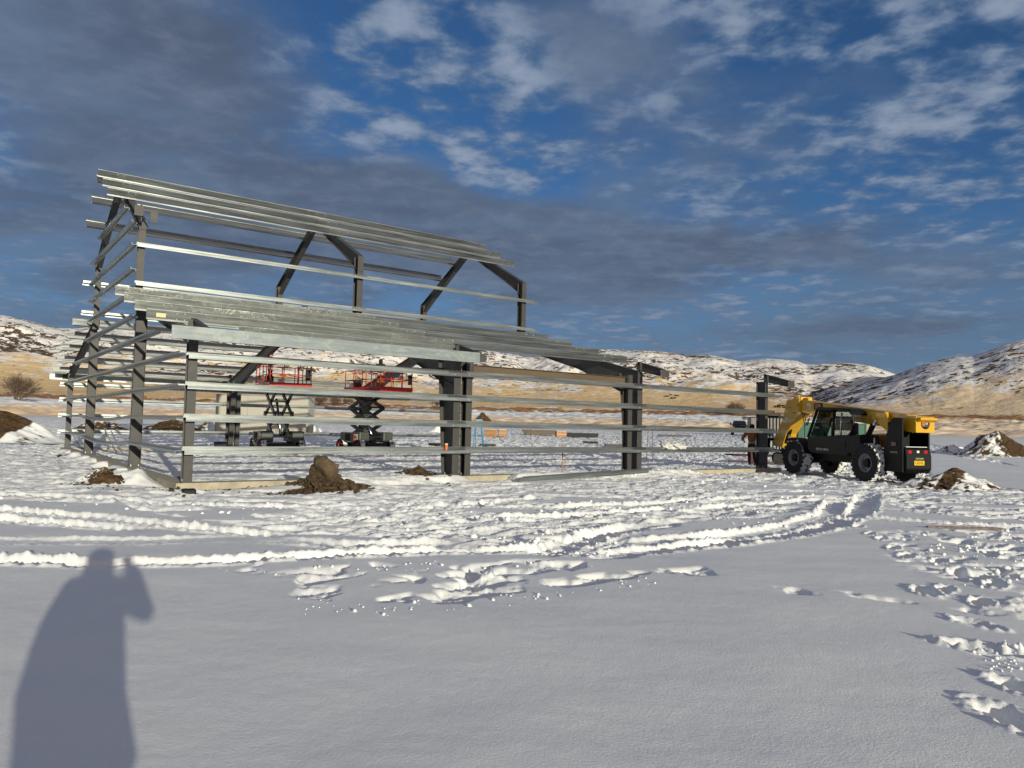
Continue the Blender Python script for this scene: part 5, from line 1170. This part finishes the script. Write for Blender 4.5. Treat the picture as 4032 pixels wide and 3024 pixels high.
b=MB(); b.box((-2.3,-.03,1.25),(-1.2,-.003,zt-.45)); b.build('side_window',M['dark'],T)
for x in (-.6,.5): 
    b=MB(); b.lathe([(0,.0),(.36,.0),(.36,.22),(0,.22)],(x,-.02,.36),(0,1,0),20); b.build('wheel',M['rubber'],T)
p=ground_at(3276,83); D=empty('dumpster',p,R(-8),label='dark green ribbed roll-off dumpster seen through the telehandler cab',cat='dumpster')
zt=at(3276,1666,83).z-p.z; W_=3.6
b=MB(); b.box((-W_,0,.2),(W_,2.3,zt)); b.build('body',M['green'],D)
for k in range(11): b=MB(); x=-W_+.05+k*(2*W_-.2)/10; b.box((x,-.08,.2),(x+.10,-.002,zt-.1)); b.build('rib',M['green'],D)
b=MB(); b.box((-W_-.05,-.1,zt-.08),(W_+.05,2.35,zt+.05)); b.build('top_rail',M['green'],D)
b=MB(); b.box((-1.9,-.12,zt-.62),(-1.4,-.085,zt-.42)); b.build('white_sticker',M['white'],D)
b=MB(); b.box((-W_+.1,.1,zt+.051),(W_-.1,2.2,zt+.12)); b.build('snow_load',M['packed'],D)
# red trailer chassis behind the telehandler nose
p=gp(3120,1838,-.05); Q=empty('red_trailer',(p.x-.6,p.y+3.5,-.12),R(8),label='low rust red trailer frame in the snow behind the telehandler front wheel',cat='trailer')
for y in (0,1.5): b=MB(); b.box((-1.0,y,.40),(2.8,y+.10,.48)); b.build('side_rail',M['rust'],Q)
for k in range(6): b=MB(); x=-.95+k*.7; b.box((x,.10,.405),(x+.09,1.5,.475)); b.build('cross_member',M['rust'],Q)
b=MB(); b.box((-.3,-.02,.0),(-.15,.14,1.2)); b.build('gooseneck_post',M['rust'],Q)
b=MB(); b.box((-1.6,-.2,.10),(3.6,-.12,.17)); b.build('lower_rail',M['rust'],Q)
for x in (1.2,2.1): b=MB(); b.lathe([(0,0),(.34,0),(.34,.2),(0,.2)],(x,-.2,.34),(0,1,0),18); b.build('wheel',M['rubber'],Q)
# pickup truck, facing the camera
p=ground_at(2914,104); K=empty('pickup_truck',p,R(-14),label='dark pickup truck parked facing the camera beyond the girts',cat='pickup truck')
hw=1.0; tb=mat('dark_blue_paint',(.012,.016,.024),.25,0,None,coat=.5)
b=MB(); M0=I4
b.poly([(0,.55),(0,1.18),(.10,1.28),(1.35,1.40),(1.45,1.40),(3.5,1.38),(5.9,1.32),(5.95,.6),(4.9,.55),(1.0,.5)],-hw,hw,Matrix(((0,1,0,0),(1,0,0,0),(0,0,1,0),(0,0,0,1)))); b.build('body',tb,K,bevel=.06)
b=MB(); Mx=Matrix(((0,1,0,0),(1,0,0,0),(0,0,1,0),(0,0,0,1)))
vs=[Vector(q) for q in ((-hw+.03,1.35,1.38),(hw-.03,1.35,1.38),(hw-.03,3.6,1.38),(-hw+.03,3.6,1.38),(-.76,2.0,1.98),(.76,2.0,1.98),(.74,3.35,1.96),(-.74,3.35,1.96))]
b.add(vs,[(0,1,5,4),(1,2,6,5),(2,3,7,6),(3,0,4,7),(4,5,6,7),(0,3,2,1)]); b.build('cab',tb,K,bevel=.05)
b=MB(); b.add([Vector(q) for q in ((-.88,1.42,1.43),(.88,1.42,1.43),(.70,1.95,1.92),(-.70,1.95,1.92))],[(0,1,2,3)]); o=b.build('windscreen',mat('dark_glass',(.01,.012,.015),.05),K); o.location=(0,-.025,.02)
b=MB(); b.box((-.70,-.03,.74),(.70,.02,1.18)); gq=b.build('grille',M['black'],K,bevel=.02)
b=MB(); b.box((-.70,-.045,.93),(.70,-.03,.99)); b.build('chrome_bar',M['chrome'],gq)
for s in (-1,1):
    b=MB(); b.box((s*.86-.13,-.03,.86),(s*.86+.13,.03,1.14)); b.build('headlight',mat('headlamp_lens',(.8,.8,.8),.1,.2),K,bevel=.02)
    b=MB(); b.box((s*1.18-.1,1.55,1.34),(s*1.18+.1,1.64,1.66)); b.tube([(s*.95,1.6,1.42),(s*1.12,1.6,1.45)],.025,6); b.build('wing_mirror',M['black'],K,bevel=.02)
    for y in (.95,4.6): b=MB(); b.lathe([(0,.0),(.24,.0),(.26,.03),(.40,.0),(.40,-.26),(0,-.26)],(s*1.01,y,.40),(s,0,0),24); b.build('wheel',M['rubber'],K)
b=MB(); b.box((-.98,-.10,.48),(.98,.0,.72)); b.build('bumper',M['chrome'],K,bevel=.03)
b=MB(); b.box((.1,.3,1.335),(.75,1.2,1.365)); b.build('snow_patch',M['packed'],K,bevel=.01)
# ------------------------------------------------------------------ trees, shrubs, poles, irrigation
def bare(mb,base,h,spread,seed,levels=4,n0=5,r0=.16):
    rr=random.Random(seed)
    def br(p,d,L,r,lv):
        q=p+d*L*.5+Vector((rr.uniform(-1,1),rr.uniform(-1,1),rr.uniform(-.3,.6)))*L*.07; e=q+(d+Vector((0,0,.12))).normalized()*L*.5
        mb.tube([p,q,e],[r,r*.8,r*.6],3 if lv else 5,cap=False)
        if lv>=levels: return
        for k in range(rr.choice((3,4,4)) if lv else n0):
            dd=(d+Vector((rr.uniform(-1,1),rr.uniform(-1,1),rr.uniform(-.35,.75)))*spread).normalized(); s=p.lerp(e,rr.uniform(.35,1)); br(s,dd,L*rr.uniform(.55,.8),max(r*.55,.018),lv+1)
    for k in range(n0): 
        d=Vector((rr.uniform(-.7,.7)*spread*1.4,rr.uniform(-.7,.7)*spread*1.4,1)).normalized(); br(Vector(base)+Vector((rr.uniform(-.3,.3),rr.uniform(-.3,.3),-.2)),d,h*.42,r0,0)
def tree(u,vbase,vtop,label,seed,spread=.8,lv=4,n0=5,group=None,name='bare_tree'):
    p=gh(u,vbase); d=p.y; h=(vbase-vtop)*math.hypot(p.x,p.y)/F*1.0/math.cos(math.atan((u-2016)/F))
    T=empty(name,p,0,label=label,cat='tree' if name=='bare_tree' else 'bush',group=group)
    mb=MB(); rr=random.Random(seed)
    t=MB()
    for k in range(3 if name=='bare_tree' else 2): t.tube([(rr.uniform(-.2,.2),rr.uniform(-.2,.2),-.4),(rr.uniform(-.6,.6),rr.uniform(-.6,.6),h*.3)],[h*.035,h*.018],6)
    t.build('trunk',M['bark'],T)
    bare(mb,(0,0,0),h*.92,spread,seed,lv,n0,h*.014); mb.build('crown',M['twig'],T); return T
tree(62,1583,1489,'broad bare cottonwood tree in the field at the left edge',5,.95,4,9)
for i,(u,vb,vt,sp_) in enumerate(((1215,1600,1556,1.0),(1262,1598,1545,1.1),(1322,1600,1548,1.1),(1372,1600,1560,1.0))):
    tree(u,vb,vt,['leftmost sprawling bare bush behind the lifts','second bare bush from the left behind the lifts','third bare bush from the left behind the lifts','rightmost bare bush of the row behind the lifts'][i],20+i,sp_,4,8,'bare bushes along the ditch','bare_bush')
tree(1715,1606,1556,'sprawling bare bush beside the ditch left of the paired columns',31,1.0,4,8,None,'bare_bush')
tree(2896,1632,1571,'rounded bare tree on the field left of the last column',37,1.15,4,9)
tree(2930,1655,1632,'small grey bush at the ditch under the rounded bare tree',39,1.2,3,7,None,'bare_bush')
for i,(u,v,w) in enumerate(((3060,1605,14),(3078,1600,14),(3092,1607,10),(2625,1562,9),(2650,1570,11),(2664,1560,8),(2640,1556,8),(1520,1495,8),(1480,1498,7),(1500,1560,6))):
    p=gh(u,v); r_=w*math.hypot(p.x,p.y)/F*.9; b=MB(); rr=random.Random(i)
    for k in range(5): rock(b,(rr.uniform(-.9,.9)*r_,rr.uniform(-.5,.5)*r_,r_*.22),r_*rr.uniform(.35,.6),i*10+k,2,(1,1,.7),.7)
    o=b.build('scrub_clump',mat('dark_scrub',(.06,.04,.03),.95) if i==0 else bpy.data.materials['dark_scrub'],smooth=True,tags=dict(label=['dark scrub clump left of the telehandler boom head','dark scrub clump in the middle behind the boom head','dark scrub clump touching the boom head','leftmost dark scrub clump by the utility pole right of the second columns','largest dark scrub clump by that pole','rightmost dark scrub clump by that pole','topmost dark scrub clump by that pole','larger dark scrub clump, right one of two on the slope above the right lift','smaller scrub clump left of its dark neighbour on the slope above the right lift','small scrub clump low on the slope above the right lift'][i],cat='scrub')); o.location=p
for i,(u,v0,v1,lab) in enumerate(((2197,1523,1571,'thin utility pole on the tan slope behind the header beam'),(1727,1497,1562,'thin utility pole on the slope left of the paired columns'),(2636,1543,1594,'utility pole on the slope right of the second columns'),(3671,1558,1617,'utility pole at the foot of the right hill'),(227,1505,1540,'faint utility pole at the foot of the left hill'))):
    p=gh(u,v1); h=(v1-v0)*math.hypot(p.x,p.y)/F; U_=empty('utility_pole',p,0,label=lab,cat='utility pole',group='utility poles along the foot of the hills')
    b=MB(); b.tube([(0,0,-.5),(0,0,h)],[.22,.15],8); b.build('mast',M['pole'],U_); b=MB(); b.box((-1.1,-.08,h-.9),(1.1,.08,h-.7)); b.build('crossarm',M['pole'],U_)
def irrig(pts,label):
    P0=[gh(u,v) for u,v in pts]; o0=P0[0]; I_=empty('irrigation_line',o0,0,label=label,cat='irrigation line')
    b=MB(); b.tube([p-o0+Vector((0,0,.85)) for p in P0],.10,6); b.build('pipe',M['galv'],I_)
    for p in P0:
        W_=MB(); c=p-o0+Vector((0,0,.85)); W_.lathe([(.80,-.04),(.88,-.04),(.88,.04),(.80,.04)],c,(1,.1,0),20,closed=True)
        for k in range(4):
            a=math.pi*k/4; W_.tube([c+Vector((0,math.cos(a),math.sin(a)))*.82,c-Vector((0,math.cos(a),math.sin(a)))*.82],.035,4)
        W_.build('wheel',M['galv'],I_)
irrig([(2030,1637),(2075,1640),(2184,1643),(2278,1645),(2383,1650),(2490,1653),(2592,1658),(2699,1659),(2809,1661)],'long wheel line irrigation pipe in the field behind the middle of the frame')
irrig([(3772,1668),(3872,1669),(3979,1671),(4100,1674)],'wheel line irrigation pipe in the field at the far right')
# wire fence along the road at left
P0=[gh(u,1548+(u*.0)) for u in range(0,1200,24)]; o0=P0[0]; fn=empty('wire_fence',o0,0,label='thin wire fence crossing the snowy field behind the gable',cat='fence')
for p in P0: 
    b=MB(); q=p-o0; b.box((q.x-.12,q.y-.12,q.z-.2),(q.x+.12,q.y+.12,q.z+1.5)); b.build('post',M['pole'],fn)
b=MB(); b.tube([p-o0+Vector((0,0,1.2)) for p in P0],.05,4); b.build('wire',M['wire'],fn)
